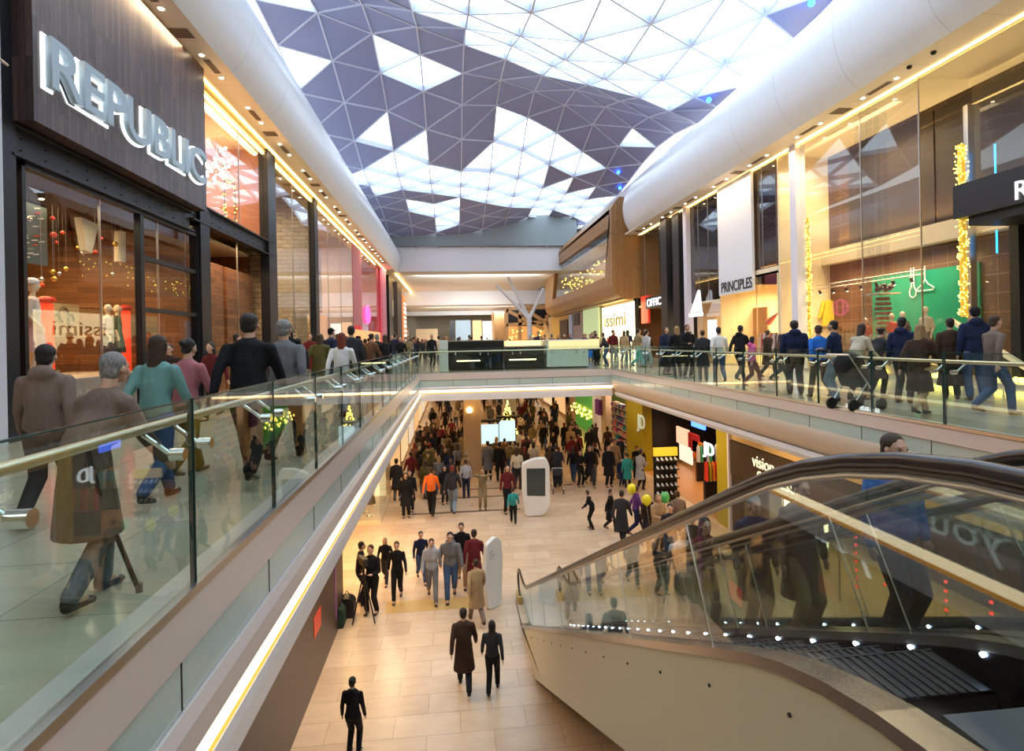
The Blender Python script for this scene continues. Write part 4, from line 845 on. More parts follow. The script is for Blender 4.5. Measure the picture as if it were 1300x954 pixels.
for k in range(4):
    mannequin((LXL-.5-.35*k, 23.0+.5*(k % 2), ZL+.15), R(170), '%s mannequin in the bright lower left vitrine' % ('first','second','third','fourth')[k], [M['fabric'],M['red'],M['black'],cm][k], [M['black'],M['fabric'],M['beige'],M['red']][k], s=.98)
st(MB().box(LXL-.3, LXL-.1, 26, 100, ZL, -2.6).build('wall_left', M['beige']))
tag(text('BARRATTS', 'shop_sign', emis('bright_letters', (.95,.97,1), 9), (LXL+.03, 21.3, -3.44), (0,1,0), (0,0,1), 2.2, .38, .03), 'white glowing letters BARRATTS over the lower left vitrine', 'sign')
for k in range(9):
    y = 27+k*5.5
    tag(MB().box(LXL-.1, LXL-.02, y, y+4, ZL+.3, -3.5).build('shop_window', emis('lower_shop_glow%d' % (k % 3), ((1,.55,.22),(1,.68,.35),(.9,.7,.5))[k % 3], .9)), 'warm lit shop window deep along the lower left side', 'window', 'warm shop windows deep along the lower left side')
# right side -- optician
OP = empty('shop_fascia', (LXR, 17, -4), label='brown shop fascia lettered vision express on the lower right', cat='sign')
y0, y1 = 9.0, YY(926, LXR)
MB().box(LXR-.06, LXR+.1, y0, y1, -4.95, -3.75).build('board', mat('optician_brown', (.06,.035,.02), .4), OP)
a_, b_ = YY(951, LXR-.1), YY(978, LXR-.1); text('vision', 'lettering', emis('cream_letters', (1,.85,.5), 1.6), (LXR-.075, a_, -4.32), (0,-1,0), (0,0,1), a_-b_, .36, .01, OP)
a_, b_ = YY(957, LXR-.1), YY(1004, LXR-.1); text('express', 'lettering', MATS['cream_letters'], (LXR-.075, a_, -4.80), (0,-1,0), (0,0,1), a_-b_, .38, .01, OP)
st(MB().box(LXR, LXR+.2, y0, y1, -3.72, -2.6).build('wall_right', mat('amber_bulkhead', (.70,.48,.20), .45)))
st(MB().box(LXR-.02, LXR+.15, 18.9, y1, ZL, -4.95).build('wall_right', M['dbrown'])); st(MB().box(13.3, 13.4, 6, 21, ZL, -2.7).build('wall_back', M['dbrown'])); st(MB().box(LXR+.2, 13.3, 8.9, 9.0, ZL, -2.7).build('wall_side', M['cream']))
n19 = pane(19, LXR+.05, 9, 18.9, ZL, -4.95, joints=(11.4, 13.9, 16.4)); area('shop_lamp', (11.5, 14, -5.0), 1.5, 7, 160, (1,.68,.34))
for k, y in enumerate((16.0, 17.3)):
    r = empty('display_cabinet', (10.5, y, ZL), label='%s lit glass cabinet inside the optician window' % ('nearer', 'further')[k], cat='cabinet')
    MB().box(10.3, 10.8, y-.5, y+.5, ZL, ZL+.7).build('base', M['cream'], r); MB().box(10.3, 10.8, y-.5, y+.5, ZL+.7, ZL+2.0).build('glass', M['sglass'], r); MB().box(10.75, 10.79, y-.48, y+.48, ZL+.75, ZL+1.95).build('lit_back', M['shoplight'], r)
for x in (10.5, 11.3):
    for k in range(3):
        y = 10.2+k*1.9; r = empty('red_light_string', (x, y, ZL), label='hanging string of red lights in the dark optician window', cat='light string', group='red light strings in the lower right window'); b = MB()
        for j in range(9): b.ell((x, y, ZL+.3+j*.22), .04, nu=6, nv=5)
        b.build('bulbs', emis('red_bulb', (1,.03,.02), 6), r); MB().tube([(x,y,ZL+.2),(x,y,-5.0)], .006, 4).build('wire', M['black'], r)
# JD store
ya, yb = YY(924, LXR), YY(910, LXR); st(MB().box(LXR-.1, LXR+.4, ya, yb, ZL, -2.62).build('pillar', M['yellow'])); st(MB().box(LXR-.12, LXR+.4, y1, ya, ZL, -2.62).build('pillar', MATS['mauve_white_pier']))
yc, yd = YY(816, LXR), YY(795, LXR); st(MB().box(LXR-.1, LXR+.4, yc, yd, ZL, -2.62).build('pillar', M['yellow']))
st(MB().box(15.0, 15.1, ya, yd, ZL, -2.62).build('wall_back', M['black'])); st(MB().box(LXR, 15.1, yd-.05, yd+.05, ZL, -2.62).build('wall_side', M['black'])); st(MB().box(LXR+.3, 15.1, ya-.05, ya+.05, ZL, -2.62).build('wall_side', M['black']))
st(MB().box(LXR, 15.0, ya, yd, ZL, ZL+.01).build('floor', mat('orange_wood_floor', (.50,.24,.08), .35))); st(MB().box(LXR, 15.0, ya, yd, -3.4, -2.62).build('ceiling', M['black']))
area('shop_lamp', (12.0, 26, -3.5), 2.5, 7, 200, (1,.66,.36))
jd = mat('silver_letters', (.5,.55,.45), .35, emit=(.8,.9,.7), es=.35)
a_, b_ = YY(807, LXR-.12), YY(816.5, LXR-.12); pz = at(812, 549, x=LXR-.12).z; tag(text('JD', 'store_emblem', jd, (LXR-.13, a_, pz), (0,-1,0), (0,0,1), a_-b_, .95, .03), 'silver letters JD on the far yellow pillar', 'sign')
p = at(893, 580, x=LXR-.05); q = at(906, 580, x=LXR-.05); tag(text('JD', 'store_emblem', M['lwhite'], (LXR-.05, p.y, p.z), (0,-1,0), (0,0,1), p.y-q.y, .62, .03), 'white glowing letters JD at the right of the dark sports shop', 'sign')
p = at(834, 640, z=ZL); ys_ = p.y
st_ = empty('shoe_stand', (p.x+.5, ys_, ZL), label='black shoe stand with five shelves under a yellow header', cat='stand'); x0 = p.x; x1 = at(866, 640, z=ZL).x
MB().box(x0, x1, ys_+.3, ys_+.36, ZL, ZL+1.95).build('back_panel', M['black'], st_); MB().box(x0, x1, ys_+.2, ys_+.36, ZL+1.95, ZL+2.3).build('header', mat('yellow_header', (.75,.55,.03), .4, emit=(1,.7,.05), es=.5), st_)
for k in range(5): MB().box(x0, x1, ys_, ys_+.3, ZL+.3+k*.36, ZL+.32+k*.36).build('shelf', M['dark'], st_)
for k in range(5):
    for j in range(5):
        x = x0+.12+j*(x1-x0-.2)/4.2; z = ZL+.32+k*.36; s_ = MB(); s_.ell((x, ys_+.14, z+.05), (.05,.13,.045)); s_.ell((x, ys_+.2, z+.09), (.045,.07,.05))
        tag(s_.build('trainer', M['fabric'], smooth=True), 'small white trainer on the yellow headed shoe stand', 'shoe', 'white trainers on the shoe stand')
for k, (px, py, lab) in enumerate(((880, 640, 'nearer clothes gondola of colourful garments in the sports shop'), (872, 612, 'further clothes gondola of colourful garments in the sports shop'))):
    p = at(px, py, z=ZL); r = empty('clothes_gondola', (p.x+1, p.y, ZL), label=lab, cat='clothes rack'); MB().box(p.x+.5, p.x+1.9, p.y-.1, p.y+.1, ZL, ZL+.9).build('base', M['black'], r, bevel=.01)
    cl = [M['red'], M['fabric'], M['yellow'], mat('jade_cloth', (.05,.35,.18), .7), mat('orange_cloth', (.85,.22,.03), .7), M['black']]
    for j in range(9): x = p.x+.6+j*.15; MB().tube([(x,p.y,ZL+1.75),(x,p.y,ZL+1.62),(x,p.y,ZL+.95)], 0, 8, rs=[(.03,.03),(.14,.05),(.2,.06)]).build('garment', cl[(j*2+k) % 6], r, smooth=True)
for k, (px, py, c) in enumerate(((848, 528, 'screen'),)):
    a, b_ = at(832, 520, x=12), at(854, 545, x=12); tag(MB().box(11.9, 12.0, b_.y, a.y, -3.95, -3.45) .build('lit_sign_board', M['screen']), 'cool white lit board high inside the sports shop', 'lightbox')
for k, (px, py) in enumerate(((868, 553), (880, 560), (872, 575), (890, 572))):
    p = at(px, py, x=12.5); tag(MB().box(12.4, 12.5, p.y-.8, p.y+.8, p.z-.5, p.z+.4).build('wall_display', [emis('hot_display', (1,.5,.3), 1.4), mat('crimson_print', (.5,.03,.05), .5), emis('pale_display', (1,.8,.6), 1.2), mat('orange_print', (.8,.2,.03), .5)][k]), ['hot orange lit', 'crimson', 'pale glowing', 'orange'][k]+' wall display inside the sports shop', 'display')
bs = at(884, 538, x=11.0); tag(MB().box(10.9, 11.0, at(896,540,x=11).y, at(880,536,x=11).y, bs.z-.15, bs.z+.15).build('neon_sign', emis('blue_neon', (.05,.15,1), 5)), 'small blue neon line inside the sports shop', 'sign')
# further right shops
XX = LXR
st(MB().box(XX-.1, XX+.3, YY(769,XX), YY(763,XX), ZL, -2.62).build('pillar', M['cream'])); st(MB().box(XX-.1, XX+.3, YY(757.5,XX), YY(752,XX), ZL, -2.62).build('pillar', M['fabric']))
st(MB().box(XX+2.4, XX+2.5, yd, 60, ZL, -2.62).build('wall_back', M['beige'])); area('shop_lamp', (XX+1.2, 35.3, -2.75), 1.5, 3.5, 130, (1,.75,.5))
mg = empty('magazine_rack', (XX+.2, 34.8, ZL), label='tall white shelving of small colourful goods beside the yellow pillar', cat='shelving'); MB().box(XX+.5, XX+.6, YY(793,XX), YY(771,XX), ZL, ZL+2.9).build('back', M['fabric'], mg)
for k in range(7): MB().box(XX+.1, XX+.5, YY(793,XX), YY(771,XX), ZL+.3+k*.4, ZL+.33+k*.4).build('shelf', M['fabric'], mg)
gm = (M['pink'], mat('violet_box', (.2,.05,.35), .5), mat('teal_box', (.02,.3,.35), .5), M['beige'])
for k in range(7):
    y = YY(793,XX)+.15
    while y < YY(771,XX)-.1: MB().box(XX+.12, XX+.4, y, y+.22, ZL+.33+k*.4, ZL+.33+k*.4+random.uniform(.15,.3)).build('boxed_item', gm[random.randrange(4)], mg); y += .27
a_, b_ = YY(764,XX-.05), YY(776,XX-.05); ng = MB(); [ng.tube([(XX-.06, a_-.3-k*.42+.14*math.cos(t), -3.3-.03*k+.2*math.sin(t)) for t in [q*.7 for q in range(6+k)]], .05, 6) for k in range(4)]; tag(ng.build('neon_sign', emis('magenta_neon', (1,.05,.45), 4)), 'magenta neon squiggle sign over the shelving shop', 'sign')
tag(MB().box(XX-.35, XX-.15, YY(765,XX), YY(760,XX), -5.1, -4.1).build('hanging_flag', mat('violet_flag', (.22,.06,.40), .5)), 'violet projecting flag between pale pillars', 'flag')
tag(MB().box(XX, XX+.1, YY(751,XX), YY(729,XX), ZL, -2.7).build('green_shop_window', mat('green_lit', (.05,.30,.04), .4, emit=(.12,.6,.08), es=.25)), 'green lit shop window at the far right of the lower floor', 'window')
gr = MB()
for k in range(26): gr.ell((XX-.08, YY(750,XX)+k*.28, -5.6+.35*math.sin(k)), (.05,.08,.09), nu=6, nv=5)
tag(gr.build('lit_goods_row', M['fairy']), 'row of golden lit goods before the green shop window', 'goods')
st(MB().box(XX, XX+.2, 60, 100, ZL, -2.62).build('wall_right', M['beige']))
for k in range(5): tag(MB().box(XX-.08, XX, 50+k*7, 55+k*7, ZL+.3, -3.4).build('shop_window', MATS['lower_shop_glow%d' % (k % 3)]), 'warm lit shop window deep along the lower right side', 'window', 'warm shop windows deep along the lower right side')
# lower far wall: lit fronts
for k in range(6): tag(MB().box(-2+k*2.1, -.4+k*2.1, 99, 99.2, ZL, -3.2).build('shop_window', MATS['lower_shop_glow%d' % ((k+1) % 3)]), 'warm lit shop window at the far end of the lower floor', 'window', 'warm shop windows at the far end of the lower floor')
# columns and kiosks in the lower crowd
p = at(601, 606, z=ZL); st(MB().box(p.x-.45, p.x+.45, p.y, p.y+.9, ZL, -2.45).build('pillar', mat('sand_stone_pillar', (.55,.40,.24), .5), bevel=.05))
p = at(593, 520, x=p.x); lp = empty('wall_lamp', (p.x, 33, -3.4), label='small glowing lamp on the sandstone pillar', cat='lamp')
pp = at(596, 521, y=at(601,606,z=ZL).y-.06); MB().ell(pp, .16).build('globe', emis('lamp_globe', (1,.6,.2), 8), lp, smooth=True); MB().box(pp.x-.05, pp.x+.05, pp.y, pp.y+.08, pp.z-.2, pp.z+.1).build('bracket', M['dark'], lp)
def kiosk(px, py, w, h, lab, scr):
    p = at(px, py, z=ZL); r = empty('screen_kiosk', (p.x, p.y, ZL), label=lab, cat='kiosk'); 
    MB().box(p.x-w/2, p.x+w/2, p.y, p.y+1.2, ZL, ZL+.9).build('counter', M['black'], r, bevel=.03); MB().box(p.x-w/2, p.x+w/2, p.y+.5, p.y+.6, ZL+1.15, ZL+h-.15).build('screen', scr, r); MB().box(p.x-w/2-.1, p.x+w/2+.1, p.y+.3, p.y+.9, ZL+h, ZL+h+.12).build('canopy', M['dark'], r)
    for s_ in (-1, 1): MB().box(p.x+s_*w/2-.05, p.x+s_*w/2+.05, p.y+.6, p.y+.7, ZL+.9, ZL+h).build('post', M['dark'], r)
kiosk(621, 592, 1.2, 2.4, 'kiosk with a cool bright screen beside the sandstone pillar', emis('cool_screen', (.7,.95,.95), 1.1)); kiosk(645, 588, 1.0, 2.5, 'second kiosk with a bright screen, right of the first', MATS['cool_screen'])
p = at(622, 545, z=ZL); wk = empty('white_kiosk', (p.x, p.y, ZL), label='white rounded kiosk arch far back in the lower crowd', cat='kiosk')
p = at(625, 540, y=44); MB().box(p.x-1.9, p.x-1.4, 44, 45, ZL, -2.9).build('side', M['lip'], wk, bevel=.2); MB().box(p.x+.9, p.x+1.9, 44, 45, ZL, -2.7).build('side', M['lip'], wk, bevel=.2); MB().box(p.x-1.9, p.x+1.9, 44, 45, -3.4, -2.9).build('lintel', M['lip'], wk, bevel=.2)
r = empty('gold_tree', (0,0,0), label='small tree of golden lights beside the bright kiosks', cat='tree'); r['_abs'] = 1; p = at(652, 590, z=ZL); b = MB()
for k in range(160): t = random.random(); a = random.random()*6.28; b.ell((p.x+.7*(1-t)*math.cos(a), p.y+3+.7*(1-t)*math.sin(a), ZL+.9+t*2.4), .03, nu=5, nv=4)
b.build('lights', M['fairy'], r); MB().tube([(p.x,p.y+3,ZL),(p.x,p.y+3,ZL+3.3)], .05, 8, rs=[.08,.01]).build('stem', M['dbrown'], r)
# information totems
def rounded(pts, r, n=5):
    out = []; k = len(pts)
    for i in range(k):
        a, b_, c = (Vector(pts[i-1]), Vector(pts[i]), Vector(pts[(i+1) % k])); p = b_+(a-b_).normalized()*r; q = b_+(c-b_).normalized()*r
        for j in range(n+1): t = j/n; out.append(tuple((1-t)**2*p+2*t*(1-t)*b_+t*t*q))
    return out
p = at(681, 655, z=ZL); W, H_ = 1.05, 2.32
tm = empty('information_totem', (p.x, p.y, ZL), rz=R(-6), label='white rounded information totem with a dark screen', cat='totem')
MB().prof(rounded([(-.46,0),(.30,.04),(.55,.45),(.56,2.0),(.42,2.32),(-.05,2.30),(-.56,2.10),(-.56,1.0)], .13), -.16, .16, 'y').build('shell', mat('gloss_white', (.80,.78,.74), .2), tm, bevel=.04)
MB().prof(rounded([(-.36,.85),(.36,.82),(.38,1.92),(-.36,1.92)], .04), -.175, -.15, 'y').build('screen', mat('dark_screen', (.05,.06,.06), .15), tm)
p = at(627, 771, z=ZL)
tm = empty('information_totem', (p.x, p.y, ZL), rz=R(38), label='white leaning blade shaped totem with small print near the top', cat='totem')
MB().prof(rounded([(-.22,0),(.22,0),(.30,1.2),(.26,1.72),(.05,1.86),(-.26,1.70),(-.36,.7)], .09), -.07, .07, 'y').build('shell', MATS['gloss_white'], tm, bevel=.025)
pr = MB(); 
for k in range(5): pr.box(-.18, -.18+.1+.05*(k*7 % 3), -.076, -.07, 1.3+k*.05, 1.315+k*.05)
pr.build('printed_lines', M['grey'], tm)
# ---------------------------------------------------------------- escalators
def hz(y):
    "handrail height: level, crest curve, incline, foot curve, level"
    s, yt, yb = .485, 2.2, 14.0
    def inc(y): return -.44 - s*(y-yt)
    zb = inc(yb); w = .8
    if y < yt-w: return -.44
    if y < yt+w: t = (y-(yt-w))/(2*w); return -.44 - s*w*t*t
    w = .5
    if y < yb-w: return inc(y)
    if y < yb+w: t = (y-(yb-w))/(2*w); return inc(yb-w) - s*2*w*(t-t*t/2)
    return zb
ESY = [ .45+.3*k for k in range(51)]
def escalator(xl, xr, label):
    r = empty('escalator', ((xl+xr)/2, 8, ZL), label=label, cat='escalator', group=None)
    DK = .93
    ymax = 14.85
    for si, x in enumerate((xl, xr)):
        o = -1 if si == 0 else 1     # outer side
        pts = [(x, y, hz(y)) for y in ESY if y < 14.8] + [(x, 15.0, hz(20)), (x, 15.22, hz(20)-.03), (x, 15.38, hz(20)-.12), (x, 15.46, hz(20)-.28), (x, 15.42, hz(20)-.46), (x, 15.26, hz(20)-.60), (x, 15.02, hz(20)-.68)]
        MB().tube(pts, 0, 12, rs=[(.042,.03)]*len(pts)).build('handrail', M['rubber'], r, smooth=True)
        MB().tube([(a, b, c-.045) for a, b, c in pts[:-5]], 0, 8, rs=[(.02,.016)]*(len(pts)-5)).build('handrail_track', M['steel'], r, smooth=True)
        # glass balustrade in panels
        yy = [.45, 3.75, 5.55, 7.35, 9.15, 10.95, 12.75, 15.1]
        for a, b in zip(yy, yy[1:]):
            ks = [a+.012+(b-a-.024)*k/12 for k in range(13)]; la = .2 if 3 < a < 14 else 0; lb = .2 if 3 < b < 14 else 0
            ku = [a+la+.008+(b+lb-a-la-.016)*k/12 for k in range(13)]; kd = [a-la+.008+(b-lb-a+la-.016)*k/12 for k in range(13)]; top = [(y, hz(y)-.05) for y in ku]; bot = [(y, hz(y)-DK) for y in kd]
            MB().prof(top + bot[::-1], x-.006, x+.006, 'x').build('glass_panel', M['eglass'], r)
        j = MB()
        for a in yy[1:-1]: MB().bar((x, a+.2, hz(a+.2)-.06), (x, a-.2, hz(a-.2)-DK), .010, .006, (0,1,0)).build('panel_joint', M['steel'], r)
        # deck, inner skirt with lamps, outer cladding
        def band(dz0, dz1, x0, x1, nm, mt):
            ks = [y for y in ESY if y < 15.3]; K = len(ks); m_ = MB()
            for y in ks: 
                m_.v += [(x0, y, hz(y)+dz0), (x1, y, hz(y)+dz0), (x1, y, hz(y)+dz1), (x0, y, hz(y)+dz1)]
            for i in range(K-1):
                for q in range(4): m_.f.append((4*i+q, 4*i+(q+1) % 4, 4*i+4+(q+1) % 4, 4*i+4+q)); m_.mi.append(0)
            m_.f.append((0,1,2,3)); m_.f.append((4*K-4,4*K-3,4*K-2,4*K-1)); m_.mi += [0,0]
            return m_.build(nm, mt, r)
        band(-DK+.015, -DK-.045, x+o*.13, x-o*.045, 'deck', mat('deck_steel', (.42,.38,.35), .25, .9))
        sk = band(-DK-.045, -DK-.42, x-o*.045, x-o*.03, 'skirt', mat('skirt_dark', (.02,.02,.025), .2, .5))
        if si == 1:
            y = 2.2; lm = MB(); k = 0
            while y < 14.0: 
                xx = x-o*.047; lm.tube([(xx, y, hz(y)-DK-.06), (xx-.012, y, hz(y)-DK-.065)], .012, 8); y += .475
            lm.build('skirt_lamps', emis('skirt_led', (.65,.78,1), 45), sk)
        # handrail newel block
        MB().box(x-.07, x+.07, 14.95, 15.45, ZL, hz(20)-DK+.28).build('newel_panel', M['brass'], r, bevel=.02)
        # truss cladding
        ks = [y for y in ESY if y < 15.3]; m_ = MB(); tp = [(y, hz(y)-DK-.045) for y in ks]; bo = [(y, max(hz(y)-DK-1.05, ZL)) for y in ks]
        m_.prof(tp+bo[::-1], x+o*.10, x+o*.12, 'x').build('side_cladding', mat('pale_beige_cladding', (.62,.54,.36), .4), r)
        for k in range(14): y = 2.5+k*.85; MB().tube([(x+o*.12, y, hz(y)-DK-.22), (x+o*.13, y, hz(y)-DK-.22)], .011, 8).build('fixing', M['dark'], r)
    # truss underside
    ks = [y for y in ESY if y < 15.3]; m_ = MB(); tp = [(y, hz(y)-DK-.95) for y in ks if hz(y)-DK-1.05 > ZL]; bo = [(y, hz(y)-DK-1.05) for y, z in tp]
    m_.prof(tp+bo[::-1], xl-.10, xr+.10, 'x').build('underside', M['grey'], r)
    # steps
    tread = mat('ribbed_tread', (.05,.052,.06), .4, .7); first = None
    y, k = 2.55, 0
    while y < 13.2:
        z = -1.80 - .194*k
        if first is None:
            s_ = MB(); s_.box(xl+.10, xr-.10, 0, .40, -.04, 0); s_.box(xl+.10, xr-.10, .0, .03, -.20, -.0)
            for q in range(16): s_.box(xl+.12+q*(xr-xl-.24)/16, xl+.15+q*(xr-xl-.24)/16, .02, .40, 0, .008)
            s_.box(xl+.10, xr-.10, .385, .40, 0, .010)
            first = s_.build('step', tread, r); base = first.location.copy(); o = first
        else:
            o = first.copy(); COL.objects.link(o)
        o.location = base + Vector((0, y, z - (.0))); y += .40; k += 1
    MB().box(xl+.1, xr-.1, .35, 1.9, -1.45, -1.40).build('comb_plate', mat('comb_plate_steel', (.10,.11,.13), .4, .8), r); MB().box(xl+.1, xr-.1, 13.6, 15.6, ZL, ZL+.02).build('comb_plate', M['steel'], r)
    return r
escalator(1.65, 2.75, 'near escalator with dark handrails running down beside the viewer')
escalator(3.05, 4.15, 'second escalator with dark handrails, right of the near one')
st(MB().box(1.4, 4.4, -12, .46, -2.6, ZU).build('floor', M['ufloor']))
# ---------------------------------------------------------------- people
PM = {}
def pm(n, c, r=.8):
    if n not in PM:
        m_ = PM[n] = mat('cloth_'+n, c, r, spec=.25); N, L, b = nodes(m_); v = coords(m_, (1, 1, .45))
        a = noise(m_, v, 9, 4, .6); bp = N.new('ShaderNodeBump'); bp.inputs['Strength'].default_value = .55; bp.inputs['Distance'].default_value = .05; L.new(a, bp.inputs['Height']); L.new(bp.outputs[0], b.inputs['Normal'])
        L.new(mul(m_, c, ramp(m_, noise(m_, v, 3, 3), [(.3, (.72,)*3), (.7, (1.15,)*3)])), b.inputs['Base Color'])
    return PM[n]
CL = {'black': (.008,.008,.010), 'charcoal': (.03,.03,.035), 'navy': (.012,.02,.06), 'dark brown': (.05,.025,.015), 'brown': (.13,.065,.035), 'grey': (.17,.17,.18), 'pale grey': (.42,.42,.45),
      'tan': (.42,.28,.15), 'olive': (.10,.085,.025), 'red': (.28,.02,.02), 'maroon': (.14,.015,.02), 'orange': (.85,.16,.02), 'white': (.75,.73,.70), 'teal': (.03,.30,.28), 'blue': (.02,.16,.60),
      'pink': (.70,.12,.32), 'jeans blue': (.05,.09,.19), 'pale jeans': (.18,.24,.32), 'purple': (.13,.04,.20), 'green': (.04,.20,.07), 'cream': (.68,.58,.42), 'dusty teal': (.16,.33,.31), 'khaki': (.26,.20,.10), 'rose': (.45,.16,.18), 'grey brown': (.20,.14,.11)}
for k_, v_ in CL.items(): pm(k_, v_)
HR = {'black': (.008,.006,.005), 'brown': (.05,.024,.010), 'blonde': (.36,.22,.09), 'red': (.20,.025,.008), 'grey': (.30,.29,.28), 'dark': (.018,.011,.008)}
for k_, v_ in HR.items(): m_ = PM['hair_'+k_] = mat('hair_'+k_, v_, .5); N, L, b = nodes(m_); a = noise(m_, coords(m_, (60, 60, 7)), 3, 3, .6); bp = N.new('ShaderNodeBump'); bp.inputs['Strength'].default_value = .8; bp.inputs['Distance'].default_value = .02; L.new(a, bp.inputs['Height']); L.new(bp.outputs[0], b.inputs['Normal']); L.new(mul(m_, v_, ramp(m_, a, [(.35, (.45,)*3), (.65, (1.5,)*3)])), b.inputs['Base Color'])
SK = [mat('skin_a', (.58,.34,.23), .5), mat('skin_b', (.45,.25,.16), .5), mat('skin_c', (.16,.08,.05), .5)]
for m_ in SK: m_.node_tree.nodes['Principled BSDF'].inputs['Subsurface Weight'].default_value = 0.0
EYE = mat('eye_dark', (.02,.015,.012), .2); SHOE = mat('shoe_leather', (.015,.012,.010), .4)
def remesh(o, vox, smooth=2):
    r_ = o.modifiers.new('r', 'REMESH'); r_.mode = 'VOXEL'; r_.voxel_size = vox; r_.use_smooth_shade = True
    s_ = o.modifiers.new('s', 'SMOOTH'); s_.factor = .5; s_.iterations = smooth
    dg = bpy.context.evaluated_depsgraph_get(); me = bpy.data.meshes.new_from_object(o.evaluated_get(dg)); o.modifiers.clear()
    for k in o.data.materials: 
        if k.name not in [m.name for m in me.materials if m]: me.materials.append(k)
    for p in me.polygons: p.use_smooth = True
    o.data = me; return o
def knee(hip, ank, bend, Lt=.44, Ls=.43):
    hip, ank = Vector(hip), Vector(ank); d = ank-hip; L = min(d.length, Lt+Ls-.002); a = (Lt*Lt-Ls*Ls+L*L)/(2*L); h = math.sqrt(max(Lt*Lt-a*a, 0)); f = Vector((0,1,0)); f = (f - d.normalized()*f.dot(d.normalized())).normalized()
    return hip + d.normalized()*a + f*h*bend
POSES = {
 # feet: (x, y, lift), hands: relative wrist target; lean forward
 'standing':  dict(feet=[(-.10,.0,0),(.11,.03,0)], hands=[(-.27,.04,.84),(.27,.06,.85)], lean=0, turn=0),
 'walking':   dict(feet=[(-.09,.34,.0),(.09,-.34,.10)], hands=[(-.27,-.18,.88),(.27,.24,.93)], lean=.05, turn=.12),
 'striding':  dict(feet=[(-.08,-.26,.07),(.09,.24,0)], hands=[(-.28,.18,.90),(.27,-.14,.88)], lean=.03, turn=-.12),
 'holding':   dict(feet=[(-.12,.0,0),(.12,.05,0)], hands=[(-.14,.30,1.12),(.13,.32,1.14)], lean=.04, turn=0),
 'photographing': dict(feet=[(-.12,.0,0),(.12,.03,0)], hands=[(-.09,.24,1.50),(.09,.24,1.50)], lean=0, turn=0),
 'leaning':   dict(feet=[(-.11,-.06,0),(.12,.10,0)], hands=[(-.20,.34,.98),(.20,.36,1.0)], lean=.20, turn=0),
 'cane':      dict(feet=[(-.10,.20,.0),(.10,-.20,.03)], hands=[(-.24,.10,.88),(.27,.34,.93)], lean=.22, turn=0),
}
def make_person(pose, outfit, hair, vox=.011):
    q = POSES[pose]; lean = q['lean']
    root_pts = {}
    pel = Vector((0,0,.93)); ch = Vector((0, lean*.55, 1.30)); sh = Vector((0, lean*.75, 1.42)); nk = Vector((0, lean*.85+.01, 1.50)); hd = Vector((0, lean*1.0+.03, 1.645))
    ang = math.atan(lean)*.5
    def leg(i): 
        s = -1 if i == 0 else 1; f = q['feet'][i]; hip = Vector((s*.09, 0, .90)); ank = Vector((f[0], f[1], .085+f[2])); return hip, knee(hip, ank, 1), ank, f
    def arm(i):
        s = -1 if i == 0 else 1; S = Vector((s*.185, lean*.72, 1.40)); W = Vector(q['hands'][i]) + Vector((0, lean*.4, 0)); d = W-S; L = min(d.length, .535); Lu = .285; Lf = .255
        W = S + d.normalized()*L; a = (Lu*Lu-Lf*Lf+L*L)/(2*L); h = math.sqrt(max(Lu*Lu-a*a, 0)); b = Vector((s*.5,-1,-.4)); b = (b-d.normalized()*b.dot(d.normalized())).normalized(); return S, S+d.normalized()*a+b*h, W
    body = MB()
    # trunk
    body.limb(pel, (.145,.10), pel+Vector((0,0,.12)), (.125,.09)); body.limb(pel+Vector((0,.0,.12)), (.125,.09), ch, (.155,.105)); body.limb(ch, (.155,.105), sh, (.13,.075)); body.limb(sh, .06, nk+Vector((0,.0,.06)), .052)
    # head: skull, jaw, nose, brow, lips, ears
    body.ell(hd+Vector((0,-.012,.035)), (.076,.094,.088)); body.limb(hd+Vector((0,.03,-.055)), (.047,.048), hd+Vector((0,.02,.01)), (.066,.07)); body.ell(hd+Vector((0,.066,-.083)), (.022,.020,.018))
    body.limb(hd+Vector((0,.088,.018)), .008, hd+Vector((0,.104,-.022)), .0135); body.ell(hd+Vector((0,.078,.038)), (.05,.014,.010)); body.ell(hd+Vector((0,.082,-.052)), (.024,.010,.008))
    for s in (-1,1): body.ell(hd+Vector((s*.079,-.005,-.005)), (.011,.020,.032)); body.ell(hd+Vector((s*.042,.058,-.022)), (.022,.02,.02))
    for i in (0,1):
        h, k, a, f = leg(i); body.limb(h, .078, k, .052); body.limb(k, .053, a, .036); body.limb(a, .038, a+Vector((0,.10,-.045)), .03)
        S, E, W = arm(i); s = -1 if i == 0 else 1
        body.limb(S, .052, E, .038); body.limb(E, .038, W, .027)
        # hand: palm, four fingers, thumb
        D = (W-E).normalized(); 
        if pose in ('holding','photographing','leaning'): D = (D*.4+Vector((-s*.5,.5,.25))).normalized()
        side = D.cross(Vector((0,0,1)) if abs(D.z) < .9 else Vector((0,1,0))).normalized(); fw_ = side.cross(D).normalized()
        if abs(D.z) > .6: side, fw_ = Vector((0,1,0)), Vector((1,0,0))
        pc = W + D*.045; body.limb(W, .022, pc, (.024,.032)); body.ell(pc+D*.01, (.020,.034,.036) if abs(D.z) > .6 else (.030,.030,.028))
        for j in range(4):
            b0 = pc + D*.03 + side*(-.027+.018*j); Lj = (.036,.044,.041,.032)[j]; b1 = b0 + D*Lj*.6 + Vector((-s*.004,0,0)); b2 = b1 + (D*.8 + Vector((-s*.45,.0,0))).normalized()*Lj*.55; body.limb(b0, .0085, b1, .008, 8); body.limb(b1, .008, b2, .0072, 8)
        t0 = W + D*.02 + side*.028; t1 = t0 + (D*.6+side*.7).normalized()*.035; body.limb(t0, .011, t1, .0095, 8); body.limb(t1, .0095, t1+D*.024, .008, 8)
    p = remesh(body.build('person', SK[0], fix=False), vox)
    # eyes
    e = MB()
